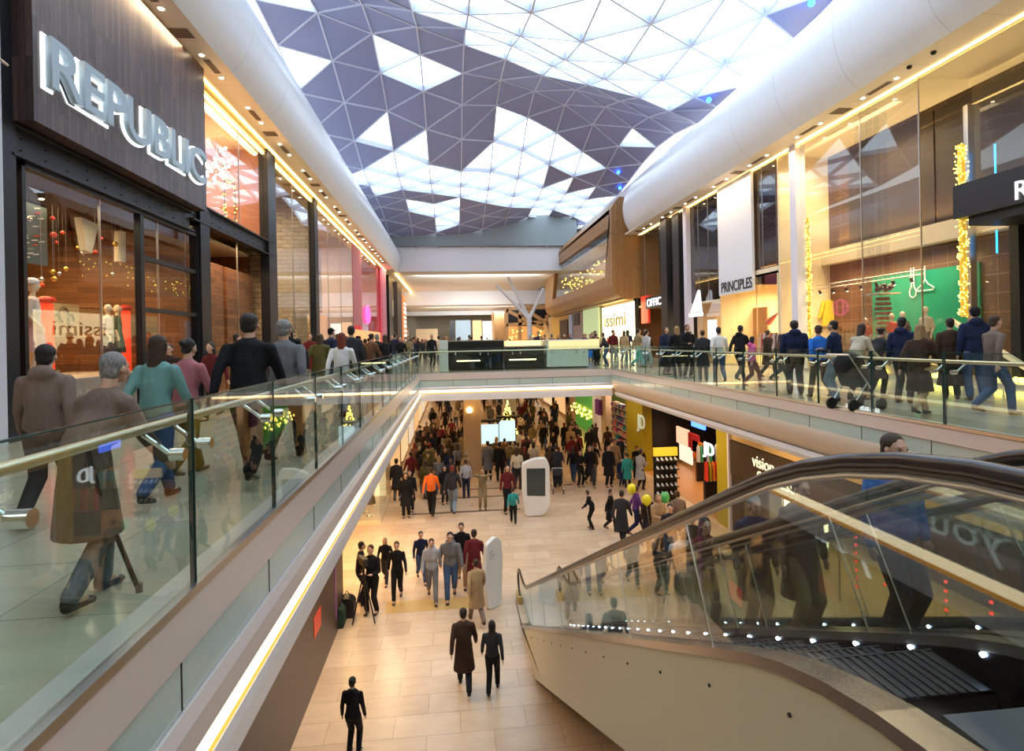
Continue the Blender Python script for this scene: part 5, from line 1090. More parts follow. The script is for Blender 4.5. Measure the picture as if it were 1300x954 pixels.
    for s in (-1,1): e.ell(hd+Vector((s*.031,.080,.014)), (.013,.006,.007), nu=8, nv=6)
    ey = e.build('eyes', EYE, p, smooth=True)
    parts = {'body': p, 'eyes': ey}
    # trousers / skirt
    t = MB(); t.limb(pel+Vector((0,0,-.02)), (.165,.125), pel+Vector((0,0,.10)), (.15,.115))
    if outfit == 'skirt': t.tube([pel+Vector((0,0,.08)), pel+Vector((0,0,-.1)), Vector((0,.0,.55)), Vector((0,.0,.30))], 0, 16, rs=[(.12,.15),(.15,.18),(.20,.23),(.25,.27)])
    for i in (0,1):
        h, k, a, f = leg(i); t.limb(h, (.105,.115), k, .076); t.limb(k, .078, a+Vector((0,0,.02)), .062 if outfit != 'slim' else .05)
    parts['trousers'] = remesh(t.build('trousers' if outfit != 'skirt' else 'long_skirt', pm('black', 0), p, fix=False), vox*1.3)
    # coat
    c = MB(); big = 1.0 if outfit in ('short','slim') else 1.12
    c.limb(pel+Vector((0,0,.04)), (.172*big,.132*big), pel+Vector((0,0,.2)), (.150*big,.118*big)); c.limb(pel+Vector((0,0,.2)), (.150*big,.118*big), ch-Vector((0,0,.04)), (.168*big,.125*big)); c.limb(ch-Vector((0,0,.08)), (.17*big,.13*big), sh-Vector((0,0,.01)), (.17*big,.10*big)); c.limb(sh, (.085,.075), nk-Vector((0,0,.015)), (.062,.060)); c.tube([nk-Vector((0,0,.035)), nk+Vector((0,-.004,.018))], 0, 14, rs=[(.070,.072),(.064,.066)])
    for s in (-1,1): c.limb(sh+Vector((s*.02,0,.02)), .06, sh+Vector((s*.160,0,-.03)), .056*big)
    if outfit in ('long','skirt'): c.tube([pel+Vector((0,0,.12)), pel+Vector((0,0,-.1)), Vector((0,.01,.48))], 0, 16, rs=[(.13,.17),(.16,.20),(.20,.24)])
    if outfit == 'hood': c.ell(nk+Vector((0,-.085,-.01)), (.12,.075,.085))
    for i in (0,1): S, E, W = arm(i); c.limb(S, .063*big, E, .050*big); c.limb(E, .050*big, W-(W-E).normalized()*.02, .039*big)
    parts['coat'] = remesh(c.build('coat' if outfit in ('long','skirt') else 'jacket', pm('black', 0), p, fix=False), vox*1.3)
    # hair
    if hair != 'bald':
        h = MB(); h.ell(hd+Vector((0,-.026,.050)), (.086,.094,.090)); 
        if hair == 'long': 
            h.limb(hd+Vector((0,-.06,.02)), (.085,.055), nk+Vector((0,-.075,-.06)), (.075,.035)); [h.limb(hd+Vector((s*.066,-.015,.02)), .030, nk+Vector((s*.06,-.02,-.02)), .024) for s in (-1,1)]
        if hair == 'bun': h.ell(hd+Vector((0,-.13,.07)), .042); h.ell(hd+Vector((0,-.06,-.01)), (.075,.05,.06))
        if hair == 'short': h.ell(hd+Vector((0,-.055,-.015)), (.076,.055,.07))
        if hair == 'cap': h.tube([hd+Vector((0,.03,.075)), hd+Vector((0,.15,.062))], 0, 12, rs=[(.012,.07),(.006,.05)]); h.ell(hd+Vector((0,-.06,-.01)), (.074,.05,.05))
        if hair == 'hat': h.tube([hd+Vector((0,-.02,.055)), hd+Vector((0,-.02,.067))], .135, 20); h.tube([hd+Vector((0,-.02,.06)), hd+Vector((0,-.02,.155))], 0, 18, rs=[.092,.075])
        ho = remesh(h.build({'cap':'cap','hat':'hat'}.get(hair,'hair'), PM['hair_dark'], p, fix=False), .010)
        # keep the face free of hair
        import bmesh
        bm = bmesh.new(); bm.from_mesh(ho.data)
        if hair not in ('cap','hat'): 
            for v in bm.verts:
                if v.co.y > hd.y+.045 and v.co.z < hd.z+.055: v.co.y = hd.y+.03
        bm.to_mesh(ho.data); bm.free(); parts['hair'] = ho
    s_ = None
    for i in (0,1):
        h, k, a, f = leg(i); s_ = MB(); tilt = .35 if f[2] > .05 else 0; s_.limb(a+Vector((0,-.03,-.045)), (.040,.036), a+Vector((0,.14,-.055-tilt*.12)), (.042,.026)); s_.ell(a+Vector((0,-.02,-.02)), (.042,.05,.05)); sh_ = s_.build('shoe', SHOE, p, smooth=True, fix=False)
        if f[2] < .05:
            for v in sh_.data.vertices: v.co.z = max(v.co.z, .002)
    p.location = (0, 0, -500)
    return p
PROTO = {}; taken = []
def proto(pose, outfit, hair):
    k = (pose, outfit, hair)
    if k not in PROTO: PROTO[k] = make_person(*k); PROTO[k]['_n'] = 0
    return PROTO[k]
LABELS = {}
def put_material(o, m_):
    o.material_slots[0].link = 'OBJECT'; o.material_slots[0].material = m_
def person(x, y, z, rz, h, top, legs, pose='standing', outfit='short', hair='short', hcol='dark', skin=0, label=None, group=None, wide=1.0):
    pr = proto(pose, outfit, hair)
    if pr['_n'] == 0: o = pr; pr['_n'] = 1; kids = list(pr.children)
    else:
        o = pr.copy(); COL.objects.link(o); kids = []
        for c in pr.children: d = c.copy(); COL.objects.link(d); d.parent = o; kids.append(d)
    s = h/1.755; o.location = (x, y, z); o.rotation_euler = (0,0,rz); o.scale = (s*wide, s*wide, s)
    put_material(o, SK[skin])
    for c in kids:
        n = c.name.split('.')[0]
        if n in ('trousers','long_skirt'): put_material(c, pm(legs, 0))
        elif n in ('coat','jacket'): put_material(c, pm(top, 0))
        elif n == 'hair': put_material(c, PM['hair_'+hcol])
        elif n in ('cap','hat'): put_material(c, pm(hcol if hcol in CL else 'black', 0))
    tag(o, label, 'person', group)
    if label: taken.append((x, y))
    return o
def at_feet(px, py, z): return at(px, py, z=z)
def P(px, fy, hy, face, top, legs, label, lvl=ZU, **kw):
    "a person whose feet and head top sit at these places in the photo; face = heading in degrees, 0 = away down the hall"
    p = at(px, fy, z=lvl); t = at(px, hy, y=p.y); h = kw.pop('h', None) or max(1.05, min(1.95, t.z-lvl)); return person(p.x, p.y, lvl, R(-face), h, top, legs, label=label, **kw)
def PX_(x, hy_px, hpx, face, top, legs, label, lvl=ZU, **kw):
    "feet hidden: from the lateral place and the head's pixel column"
    y = ys(hpx, x); h = at(hpx, hy_px, y=y).z - lvl; return person(x, y, lvl, R(-face), max(1.1, min(1.95, h)), top, legs, label=label, **kw)
# ---------------------------------------------------------------- left upper walkway, near to far
P(112, 765, 452, 20, 'grey brown', 'grey', 'hunched person in grey brown coat walking with a cane beside the left balustrade', pose='cane', outfit='long', hair='short', hcol='grey')
pc = at(177, 752, z=ZU); ca = empty('walking_cane', (pc.x, pc.y, ZU), label='dark walking cane held by the hunched person behind the near glass', cat='cane')
c0 = Vector((pc.x, pc.y, ZU)); MB().tube([c0, c0+Vector((-.10,-.18,.62)), c0+Vector((-.13,-.22,.86))], .013, 8).build('shaft', M['dbrown'], ca, smooth=True); MB().tube([c0, c0+Vector((0,0,.05))], .019, 8).build('rubber_tip', M['black'], ca)
MB().tube([c0+Vector((-.13,-.22,.86)), c0+Vector((-.13,-.27,.90)), c0+Vector((-.13,-.34,.88))], .015, 8).build('handle', M['dbrown'], ca, smooth=True)
P(200, 640, 428, 8, 'dusty teal', 'jeans blue', 'person in dusty teal top and jeans walking away past the walnut sign', pose='walking', outfit='short', hair='long', hcol='brown')
P(60, 665, 440, -10, 'grey brown', 'charcoal', 'person in grey brown jacket striding by the near shop window', pose='striding', outfit='hood', hair='short', hcol='dark')
P(238, 606, 432, 15, 'rose', 'olive', 'person in rose jacket and olive trousers behind the first glass joint', pose='walking', outfit='short', hair='bun', hcol='dark')
P(318, 612, 400, -4, 'black', 'black', 'man in black suit jacket with a pale strap seen from behind', pose='walking', outfit='short', hair='short', hcol='dark', wide=1.12)
P(362, 585, 408, 4, 'grey', 'charcoal', 'grey haired man in grey jacket following the man in black', pose='striding', outfit='short', hair='short', hcol='grey', wide=1.1)
P(435, 533, 424, 0, 'white', 'pale jeans', 'person with long red hair and white top seen from behind', pose='walking', outfit='slim', hair='long', hcol='red')
PX_(-2.3, 415, 446, -3, 'charcoal', 'black', 'dark haired person in charcoal coat just beyond the red haired one', pose='standing', outfit='long', hair='short', hcol='black')
PX_(-3.4, 425, 405, 10, 'olive', 'dark brown', 'person in olive coat with brown hair beside the second shop column', pose='walking', outfit='long', hair='long', hcol='brown', wide=1.1)
PX_(-3.9, 430, 378, -8, 'black', 'charcoal', 'person in black coat between grey haired man and olive coat', pose='striding', outfit='long', hair='long', hcol='dark')
PX_(-2.7, 425, 478, 12, 'black', 'charcoal', 'grey haired man in black coat near the middle of the left balustrade', pose='walking', outfit='long', hair='short', hcol='grey')
PX_(-5.6, 425, 300, 60, 'charcoal', 'black', 'person in charcoal coat standing before the boarded entrance', pose='standing', outfit='long', hair='short', hcol='black')
PX_(-4.6, 436, 270, -160, 'maroon', 'black', 'person in maroon top walking toward the viewer before the boarded entrance', pose='walking', outfit='short', hair='long', hcol='dark')
PX_(-5.2, 438, 215, 170, 'dark brown', 'charcoal', 'person in dark brown coat under the end of the walnut sign', pose='striding', outfit='long', hair='bun', hcol='brown')
tops = ['black','charcoal','navy','black','dark brown','brown','grey','charcoal','black','navy','maroon','tan','olive','black','charcoal','dark brown','khaki','grey brown','cream','black','charcoal','maroon']
legsl = ['black','charcoal','jeans blue','black','navy','grey','dark brown']
ZONES = []
used_labels = {}
VAR = [('walking','short','short'),('striding','long','long'),('standing','hood','short'),('walking','long','bun'),('standing','skirt','long'),('striding','short','cap'),('holding','long','short'),('walking','slim','long'),('striding','hood','bun'),('standing','long','hat'),('holding','short','long'),('standing','slim','short')]
def crowd(n, xr, yr, lvl, place, seed, mind=.55, dens=None, back=.6, avoid=(), grp=None):
    rnd = random.Random(seed); k = 0; tries = 0; pts = []
    while k < n and tries < n*400:
        tries += 1; y = yr[0]+(yr[1]-yr[0])*(rnd.random()**(dens or 1)); x = rnd.uniform(*xr)
        if any((x-a)**2+(y-b)**2 < mind**2 for a, b in taken): continue
        if any(a0 < x < a1 and b0 < y < b1 for a0, a1, b0, b1 in avoid): continue
        pts.append((x, y)); pose, outfit, hair = VAR[rnd.randrange(len(VAR))]; t = rnd.choice(tops); l = rnd.choice(legsl); hc = rnd.choice(['dark','black','brown','brown','blonde','grey','dark','red'])
        rz = R(rnd.uniform(-35, 35)) + (0 if rnd.random() < back else math.pi); h = rnd.uniform(1.55, 1.86)
        key = (t, l, outfit, hair, hc, place); garm = {'short':'jacket','long':'long coat','hood':'hooded jacket','skirt':'coat and long skirt','slim':'jumper'}[outfit]
        hh = {'short':'short %s hair' % hc,'long':'long %s hair' % hc,'bun':'tied %s hair' % hc,'cap':'a cap','hat':'a hat'}[hair]
        hc2 = 'black' if hair in ('cap','hat') else hc
        mo = {'walking':'walking','striding':'walking','standing':'standing','holding':'standing'}[pose]
        lab = '%s person in %s %s, %s, %s' % (mo, t, garm, hh, place)
        o = person(x, y, lvl, rz, h, t, l, pose, outfit, hair, hc2, rnd.choice([0,0,1,0,2]), lab, None)
        used_labels.setdefault(lab, []).append(o); k += 1
crowd(28, (-6.2, -2.1), (13, 30), ZU, 'left walkway', 11, .75)
crowd(20, (-5.4, -2.0), (30, 52), ZU, 'far left walkway', 12, .7)
crowd(26, (-1.5, 10.5), (30, 46), ZU, 'behind kiosk counters', 13, .75)
crowd(14, (-4, 8), (48, 70), ZU, 'far upper hall', 14, .9)
crowd(7, (8.2, 12.0), (24.5, 40), ZU, 'far right walkway', 15, .8)
# right upper walkway
P(1240, 509, 391, 30, 'navy', 'jeans blue', 'tall man in dark cap and navy jacket watching the corner window', pose='standing', outfit='hood', hair='cap', hcol='black')
P(1208, 507, 405, 35, 'dark brown', 'black', 'person in dark brown coat and long black skirt beside the man in the cap', pose='standing', outfit='skirt', hair='short', hcol='dark')
P(1168, 528, 413, 70, 'dark brown', 'tan', 'blonde woman in dark brown coat walking past the corner window', pose='walking', outfit='long', hair='long', hcol='blonde')
P(1147, 512, 404, 60, 'navy', 'charcoal', 'person in navy jacket beyond the blonde woman', pose='standing', outfit='hood', hair='short', hcol='black')
P(1262, 526, 402, 100, 'grey brown', 'jeans blue', 'person in grey brown jacket and trainers right of the man in the cap', pose='striding', outfit='short', hair='short', hcol='brown')
P(1010, 501, 408, 25, 'navy', 'black', 'man in navy hooded jacket standing before the white pier', pose='standing', outfit='hood', hair='short', hcol='dark', wide=1.15)
P(1042, 506, 414, 10, 'blue', 'dark brown', 'person in bright blue top left of the striped jumper', pose='walking', outfit='short', hair='short', hcol='brown')
o = P(1063, 511, 408, -30, 'navy', 'pale jeans', 'dark haired person in navy jumper and pale jeans near the slim garland', pose='holding', outfit='short', hair='short', hcol='black')
P(1087, 508, 412, 80, 'cream', 'charcoal', 'person in cream jacket with a pushchair at the glass', pose='leaning', outfit='short', hair='long', hcol='brown')
P(1112, 504, 417, 85, 'charcoal', 'black', 'stooping person in charcoal coat between the garlands', pose='leaning', outfit='long', hair='bun', hcol='dark')
P(914, 487, 416, 15, 'white', 'jeans blue', 'man in white shirt and jeans under the white banner', pose='walking', outfit='slim', hair='short', hcol='dark')
P(955, 492, 428, 95, 'pink', 'maroon', 'child in bright pink jacket hurrying along the right balustrade', pose='striding', outfit='hood', hair='long', hcol='dark')
P(940, 485, 414, 60, 'black', 'charcoal', 'person in black jacket between white shirt and pink jacket', pose='walking', outfit='hood', hair='short', hcol='black')
P(975, 480, 420, 80, 'dark brown', 'black', 'person in dark brown coat before the cream lit shop', pose='striding', outfit='long', hair='bun', hcol='brown')
P(990, 486, 425, 100, 'brown', 'charcoal', 'person in brown jacket left of the navy hooded man', pose='walking', outfit='short', hair='long', hcol='brown')
P(846, 476, 416, 160, 'navy', 'black', 'young woman in navy dress facing the viewer by the black portal', pose='standing', outfit='skirt', hair='long', hcol='brown')
P(861, 479, 415, 0, 'black', 'charcoal', 'blonde person in black coat leaning at the right balustrade', pose='holding', outfit='long', hair='long', hcol='blonde')
P(873, 480, 413, 175, 'black', 'black', 'man in black suit facing the viewer beside the blonde person', pose='holding', outfit='short', hair='short', hcol='brown', skin=1)
P(893, 484, 420, 20, 'charcoal', 'grey', 'person in charcoal coat left of the white shirted man', pose='standing', outfit='long', hair='bun', hcol='brown')
P(810, 467, 418, 80, 'khaki', 'teal', 'person in khaki jacket and teal trousers near the pod corner', pose='walking', outfit='short', hair='short', hcol='dark')
P(821, 468, 420, 60, 'pale grey', 'pale jeans', 'person in pale grey top with a dark bag near the pod corner', pose='striding', outfit='slim', hair='bun', hcol='dark')
P(757, 464, 424, 60, 'black', 'charcoal', 'person in black coat with a blue carrier bag at the end of the counter', pose='standing', outfit='long', hair='bun', hcol='brown')
P(771, 465, 423, -60, 'charcoal', 'jeans blue', 'person in charcoal jacket and jeans leaning at the balustrade corner', pose='leaning', outfit='short', hair='short', hcol='black')
p = at(749, 458, z=ZU); bg_ = empty('carrier_bag', (p.x, p.y-.15, ZU+.25), label='bright blue carrier bag at the end of the pale counter', cat='bag')
MB().prof(rounded([(p.x-.22, ZU+.25), (p.x+.2, ZU+.22), (p.x+.24, ZU+.66), (p.x-.24, ZU+.66)], .03), p.y-.5, p.y-.4, 'y').build('sack', pm('blue', 0), bg_); MB().tube([(p.x-.1,p.y-.45,ZU+.66),(p.x,p.y-.45,ZU+.84),(p.x+.1,p.y-.45,ZU+.66)], .012, 6).build('handles', pm('blue', 0), bg_)
# pushchair
def pushchair(x, y, z, rz, lab):
    r = empty('pushchair', (0,0,0), label=lab, cat='pushchair'); r['_abs'] = 1
    s = MB(); s.prof(rounded([(-.25,.45),(.15,.42),(.34,.85),(.22,.90),(.05,.58),(-.25,.58)], .05), -.2, .2, 'x'); s.build('seat', pm('black', 0), r); 
    f = MB(); 
    for q in (-.24,.24): f.tube([(q,-.3,.12),(q,.05,.55),(q,.42,1.02)], .014, 8); f.tube([(q,.34,.12),(q,.0,.52)], .014, 8)
    f.tube([(-.24,.42,1.02),(.24,.42,1.02)], .018, 8); f.build('frame', M['steel'], r, smooth=True)
    for q in (-.24,.24):
        for yy in (-.3,.34): MB().tube([(q-.02,yy,.11),(q+.02,yy,.11)], .11, 18).build('wheel', M['black'], r)
    hd = MB(); hd.ell((0,.18,.85), (.22,.26,.22)); hd.build('hood', pm('charcoal', 0), r, smooth=True)
    r.location = (x,y,z); r.rotation_euler = (0,0,rz)
p = at(1088, 520, z=ZU); pushchair(p.x, p.y, ZU, R(100), 'black pushchair pushed along the right walkway near the slim garland')
# ---------------------------------------------------------------- escalator riders
def rider(y, x, face, h, top, legs, label, **kw):
    k = int((y-2.55)/.40); person(x, 2.55+.4*k+.2, -1.80-.194*k, R(-face), h, top, legs, label=label, **kw)
rider(4.2, 3.6, 175, 1.72, 'blue', 'navy', 'person in blue jacket riding highest on the second escalator', pose='standing', outfit='hood', hair='short', hcol='brown', wide=1.05)
rider(5.5, 3.55, 175, 1.66, 'grey brown', 'tan', 'person in grey brown coat below the blue rider', pose='standing', outfit='long', hair='bun', hcol='brown')
rider(6.7, 3.7, 180, 1.72, 'navy', 'black', 'rider in long dark coat halfway down the second escalator', pose='standing', outfit='long', hair='short', hcol='grey')
rider(7.6, 3.4, 178, 1.62, 'maroon', 'charcoal', 'rider in maroon jacket behind the long dark coat', pose='holding', outfit='short', hair='long', hcol='dark')
rider(8.8, 3.6, 178, 1.7, 'white', 'grey', 'rider in white top lower down the second escalator', pose='standing', outfit='short', hair='short', hcol='brown')
rider(10.1, 3.5, 178, 1.68, 'charcoal', 'tan', 'rider in charcoal coat and tan trousers near the escalator foot', pose='standing', outfit='short', hair='long', hcol='dark')
# ---------------------------------------------------------------- lower floor, near
def L(px, fy, hy, face, top, legs, label, **kw): 
    o = P(px, fy, hy, face, top, legs, label, lvl=ZL, **kw); taken.append((o.location.x, o.location.y)); return o
L(590, 878, 775, 0, 'dark brown', 'black', 'person in dark brown coat walking away at the bottom of the scene', pose='walking', outfit='long', hair='short', hcol='dark')
L(626, 880, 790, 10, 'charcoal', 'black', 'person in charcoal jacket right of the brown coat at the bottom', pose='striding', outfit='short', hair='long', hcol='dark')
L(606, 792, 712, -15, 'tan', 'grey brown', 'person in tan coat hurrying past the leaning white totem', pose='walking', outfit='long', hair='short', hcol='brown')
L(449, 958, 861, 10, 'black', 'black', 'dark haired person in black whose head shows beside the hoarding', pose='standing', outfit='short', hair='short', hcol='black')
L(458, 768, 689, 75, 'black', 'navy', 'cameraman in black behind the tripod camera', pose='holding', outfit='short', hair='short', hcol='dark')
L(473, 779, 692, -165, 'black', 'black', 'man in black uniform standing beside the tripod camera', pose='holding', outfit='short', hair='short', hcol='brown')
L(490, 740, 683, 185, 'black', 'charcoal', 'blonde person in black jacket left of the pair by the recess', pose='walking', outfit='short', hair='long', hcol='blonde')
L(505, 762, 688, 180, 'black', 'black', 'person in black jacket walking toward the viewer beyond the cameraman', pose='striding', outfit='short', hair='short', hcol='dark')
L(535, 738, 675, 170, 'navy', 'jeans blue', 'person in navy jacket and jeans in the middle of the lower floor', pose='walking', outfit='short', hair='bun', hcol='dark')
L(549, 762, 684, 176, 'pale grey', 'grey', 'person in pale grey jacket left of the striding pair', pose='walking', outfit='hood', hair='bun', hcol='brown')
L(573, 760, 676, 180, 'grey', 'jeans blue', 'person in grey jacket right of the pale grey one', pose='striding', outfit='hood', hair='short', hcol='black', wide=1.08)
L(587, 742, 664, 182, 'black', 'tan', 'person in black top and tan trousers behind the grey jacket', pose='walking', outfit='short', hair='short', hcol='dark')
L(603, 755, 674, 8, 'maroon', 'grey brown', 'person in maroon coat walking away beside the leaning totem', pose='walking', outfit='long', hair='short', hcol='dark')
L(516, 657, 601, 175, 'black', 'black', 'person in long black coat in front of the glass vitrine', pose='standing', outfit='long', hair='short', hcol='dark', skin=1)
L(521, 650, 598, 175, 'black', 'charcoal', 'companion in black close behind the long black coat', pose='standing', outfit='long', hair='bun', hcol='dark')
L(504, 636, 583, 10, 'charcoal', 'grey', 'person in charcoal coat beside the glass vitrine with a bag', pose='standing', outfit='long', hair='short', hcol='dark')
L(548, 656, 586, 5, 'orange', 'black', 'person in bright orange jacket on the floor strips', pose='walking', outfit='short', hair='short', hcol='brown')
L(565, 640, 592, 170, 'black', 'charcoal', 'person in black coat between orange jacket and red scarf', pose='standing', outfit='long', hair='long', hcol='dark')
L(575, 653, 591, 8, 'charcoal', 'pale jeans', 'person in charcoal jacket and pale jeans with red hair on the strips', pose='walking', outfit='hood', hair='long', hcol='red')
L(592, 633, 584, 0, 'pale grey', 'navy', 'person in pale grey checked jacket near the sandstone pillar', pose='standing', outfit='short', hair='short', hcol='brown')
L(613, 647, 595, 180, 'khaki', 'khaki', 'man in khaki taking a photograph beside the white screen totem', pose='photographing', outfit='short', hair='short', hcol='brown')
L(652, 666, 620, 5, 'teal', 'black', 'child in teal jacket left of the white screen totem', pose='walking', outfit='short', hair='bun', hcol='dark')
L(645, 652, 585, 172, 'maroon', 'black', 'person in maroon jacket beside the child in teal', pose='standing', outfit='short', hair='long', hcol='dark')
L(635, 612, 560, 4, 'black', 'black', 'person in black jacket watching the bright kiosk', pose='standing', outfit='short', hair='short', hcol='black')
L(620, 610, 548, 0, 'grey', 'charcoal', 'person in grey coat before the first bright kiosk', pose='standing', outfit='long', hair='bun', hcol='dark')
L(657, 622, 568, 20, 'cream', 'charcoal', 'person in cream top behind the white screen totem', pose='standing', outfit='slim', hair='long', hcol='brown')
L(708, 619, 566, 0, 'charcoal', 'black', 'person in charcoal coat with a pushchair right of the screen totem', pose='leaning', outfit='long', hair='bun', hcol='dark')
p = at(706, 622, z=ZL); pushchair(p.x, p.y-.5, ZL, R(-8), 'black pushchair right of the white screen totem')
L(728, 613, 568, 20, 'black', 'jeans blue', 'person in black jacket and blue jeans by the floor strip', pose='walking', outfit='short', hair='long', hcol='brown')
L(737, 618, 572, 170, 'black', 'black', 'person in black holding a white bag by the floor strip', pose='holding', outfit='short', hair='short', hcol='dark')
L(749, 617, 566, 178, 'black', 'charcoal', 'slender person in black right of the white bag', pose='walking', outfit='long', hair='short', hcol='dark')
L(773, 618, 560, 175, 'black', 'black', 'tall person in black before the shelving shop', pose='standing', outfit='long', hair='short', hcol='black')
L(781, 608, 556, 170, 'tan', 'khaki', 'person in tan jacket behind the tall person in black', pose='standing', outfit='short', hair='short', hcol='brown')
L(789, 618, 582, 170, 'navy', 'navy', 'child in navy coat before the yellow pillar', pose='standing', outfit='long', hair='long', hcol='dark')
L(797, 620, 576, 10, 'teal', 'charcoal', 'person in teal coat before the yellow pillar', pose='standing', outfit='long', hair='bun', hcol='brown')
L(813, 622, 572, 60, 'pale grey', 'charcoal', 'person in pale grey checked coat beside the yellow pillar', pose='holding', outfit='long', hair='short', hcol='black')
L(752, 672, 624, -60, 'black', 'black', 'person in black leaning forward left of the balloons', pose='leaning', outfit='short', hair='short', hcol='dark')
L(775, 674, 622, 120, 'black', 'charcoal', 'person in black coat right of the leaning one', pose='striding', outfit='long', hair='short', hcol='dark')
L(790, 692, 624, 30, 'charcoal', 'black', 'person in charcoal coat striding left of the balloons', pose='walking', outfit='long', hair='short', hcol='dark')
L(808, 680, 618, 90, 'purple', 'navy', 'person in purple jacket under the higher yellow balloon', pose='walking', outfit='short', hair='bun', hcol='brown')
L(823, 688, 628, 170, 'dark brown', 'charcoal', 'person in dark brown coat between the balloons', pose='standing', outfit='long', hair='long', hcol='dark')
L(836, 700, 628, 170, 'tan', 'grey brown', 'person in tan coat holding the green balloon', pose='holding', outfit='long', hair='long', hcol='blonde')
L(852, 720, 640, 200, 'charcoal', 'jeans blue', 'person in charcoal jacket behind the near escalator glass', pose='walking', outfit='short', hair='short', hcol='dark')
L(880, 735, 655, 190, 'black', 'grey', 'person in black coat behind the near escalator glass', pose='striding', outfit='long', hair='bun', hcol='dark')
L(862, 690, 625, 10, 'grey brown', 'black', 'person in grey brown coat heading to the sports shop', pose='walking', outfit='long', hair='short', hcol='brown')
def balloon(px, py, y, col, lab):
    p = at(px, py, y=y); r = empty('balloon', p, label=lab, cat='balloon'); b = MB(); b.ell(p, (.16,.16,.19), nu=18, nv=12); b.tube([p+Vector((0,0,-.18)), p+Vector((0,0,-.22))], 0, 8, rs=[.012,.022]); b.build('skin', col, r, smooth=True)
    MB().tube([p+Vector((0,0,-.2)), p+Vector((.03,0,-.5)), p+Vector((.08,0,-.85))], .004, 5).build('string', M['fabric'], r)
yb_ = mat('yellow_balloon', (.85,.75,.02), .25); 
balloon(802, 621, 19.6, yb_, 'higher yellow balloon over the shoppers by the sports shop'); balloon(821, 635, 18.6, yb_, 'lower yellow balloon beside the green one'); balloon(844, 632, 18.2, mat('green_balloon', (.08,.45,.12), .25), 'green balloon held beside the tan coat')
def roofhit(px, py):
    d = ray(px, py).normalized(); t = 8
    while t < 80:
        q = d*t
        if q.z > roof_h(q.x, q.y)-.1: return q
        t += .05
    return d*40
for px, py in ((900,127),(785,219),(787,239),(1030,4),(325,32)):
    q = roofhit(px, py); tag(MB().ell(q, .14).build('roof_lamp', emis('blue_lamp', (.02,.12,1), 14), smooth=True), 'small blue lamp on the underside of the triangular roof grid', 'lamp', 'blue lamps on the roof grid')
# camera tripod, bags
p = at(463, 790, z=ZL); tz = ZL; tr = empty('camera_tripod', (p.x, p.y, ZL), label='black film camera on a tripod beside the dark hoarding', cat='camera')
for a in (90, 210, 330): MB().tube([(p.x, p.y, ZL+1.25), (p.x+.32*math.cos(R(a)), p.y+.32*math.sin(R(a)), ZL+.02)], .018, 8).build('leg', M['black'], tr)
MB().tube([(p.x,p.y,ZL+1.2),(p.x,p.y,ZL+1.42)], .03, 8).build('column', M['black'], tr); cb = MB(); cb.obox((p.x,p.y+.02,ZL+1.52), (.14,.34,.18), rz=.5); cb.tube([(p.x-.08,p.y+.16,ZL+1.52),(p.x-.16,p.y+.34,ZL+1.52)], .06, 14); cb.build('camera_body', M['black'], tr, bevel=.01)
for (px, py, c, n, lb) in ((428, 795, mat('dark_green_canvas', (.008,.035,.025), .7), 'duffel_bag', 'dark green kit bag beside the tripod against the hoarding'), (441, 782, M['black'], 'camera_bag', 'black camera bag behind the green kit bag')):
    p = at(px, py, z=ZL); r = empty(n, (p.x, p.y, ZL), label=lb, cat='bag'); b = MB(); b.prof(rounded([(p.x-.2,ZL),(p.x+.2,ZL),(p.x+.2,ZL+.4),(p.x+.08,ZL+.5),(p.x-.12,ZL+.5),(p.x-.2,ZL+.38)], .08), p.y-.17, p.y+.17, 'y'); b.build('body', c, r, bevel=.03)
    MB().tube([(p.x-.12,p.y,ZL+.47),(p.x,p.y,ZL+.64),(p.x+.12,p.y,ZL+.47)], .015, 6).build('handle', M['black'], r)
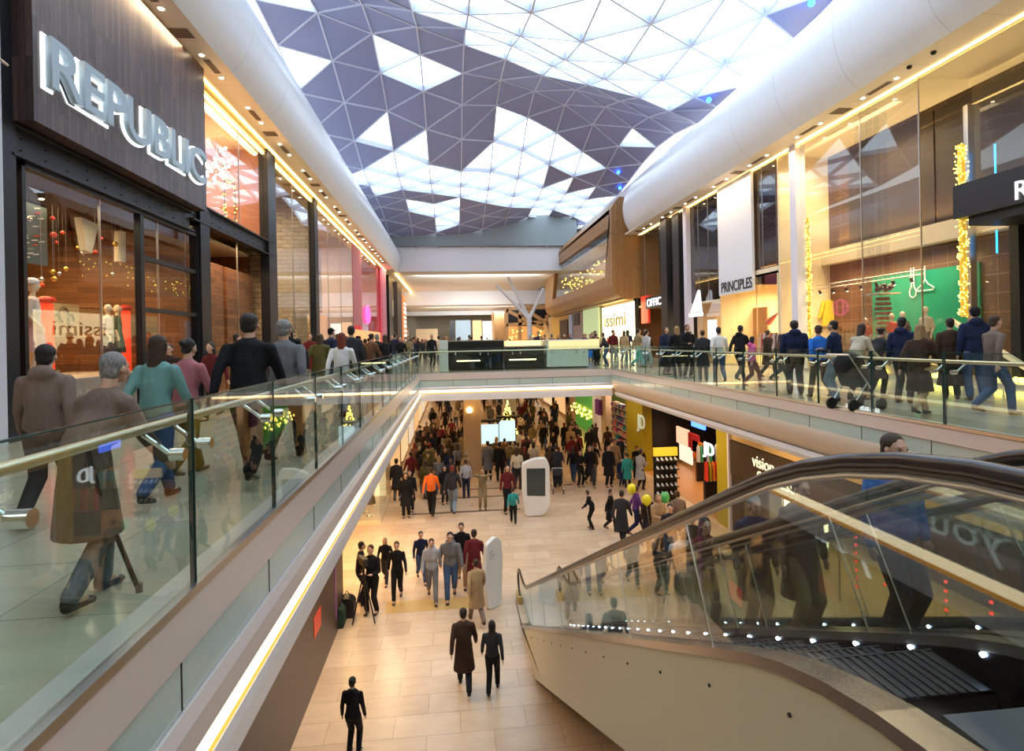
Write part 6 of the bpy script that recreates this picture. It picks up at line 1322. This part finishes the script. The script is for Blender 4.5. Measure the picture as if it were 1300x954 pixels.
# dense lower crowd
AV = [(.2, 2.0, 28.4, 30.8), (1.0, 3.8, 31, 33.8), (2.3, 4.3, 34.3, 36.8), (-.4, 5.4, 43.3, 45.6)]
crowd(38, (-2.2, .6), (25.5, 37), ZL, 'left of sandstone pillar', 21, .56, avoid=AV)
crowd(42, (2.0, 9.0), (26.5, 37), ZL, 'right of sandstone pillar', 22, .62, avoid=AV)
crowd(46, (-2.2, 9.0), (37, 49), ZL, 'mid lower floor', 23, .7, avoid=AV)
crowd(24, (-2.2, 8.8), (49, 68), ZL, 'far lower floor', 24, .9)
for lab, os_ in used_labels.items():
    if len(os_) > 1:
        for o in os_: o['group'] = lab[:60]
# ---------------------------------------------------------------- light
w = bpy.data.worlds.new('sky'); SC.world = w; w.use_nodes = True
bg = w.node_tree.nodes['Background']; bg.inputs[0].default_value = (.80,.91,1,1); bg.inputs[1].default_value = 3.3
SC.view_settings.view_transform = 'Standard'; SC.view_settings.look = 'None'; SC.view_settings.gamma = 1; SC.view_settings.use_curve_mapping = False
SC.view_settings.exposure = 0
c = SC.cycles
c.use_denoising = True; c.max_bounces = 8; c.transparent_max_bounces = 20; c.glossy_bounces = 4; c.diffuse_bounces = 4
c.sample_clamp_indirect = 6; c.caustics_reflective = False; c.caustics_refractive = False; c.use_light_tree = True
# lamps in the lower ceiling (under the walkway slabs) and under the far bridge
WARM = (1,.72,.42)
for y in (3, 9, 15, 21, 30, 40, 52, 66): 
    area('lower_ceiling_lamp', (8.6, y, -2.75), .5, 4, 100 if y < 25 else 60, WARM)
for y in (12, 19, 27, 36, 48, 62): area('lower_ceiling_lamp', (-2.2, y, -2.8), .4, 4, 110 if y < 25 else 60, WARM)
for y in (30, 38, 47, 58, 72, 90): area('lower_ceiling_lamp', (2.8, y, -2.6), 5, 3, 150, (1,.62,.28))
for y in (12, 20, 28, 36, 46, 56): area('soffit_lamp', (-6.3, y, 7.3), .3, 5, 110, (1,.76,.48))
for y in (12, 19, 26, 34): area('soffit_lamp', (12.9, y, 7.3), .3, 5, 130, (1,.74,.45))
for y, z, p_ in ((62.6, 6.6, 900), (86, 4.6, 700)): area('cool_beam_fill', (3, y, z), 14, .8, p_, (.78,.9,1), rot=(R(80),0,0))  # added fill facing away from the viewer, whitens the far beams
for y in (68, 78, 92): area('hall_fill', (3, y, 5.2 if y > 84 else 7.3), 8, 3, 900, (1,.92,.82), rot=(R(25),0,0))  # added fill tilted down the hall to brighten its far end
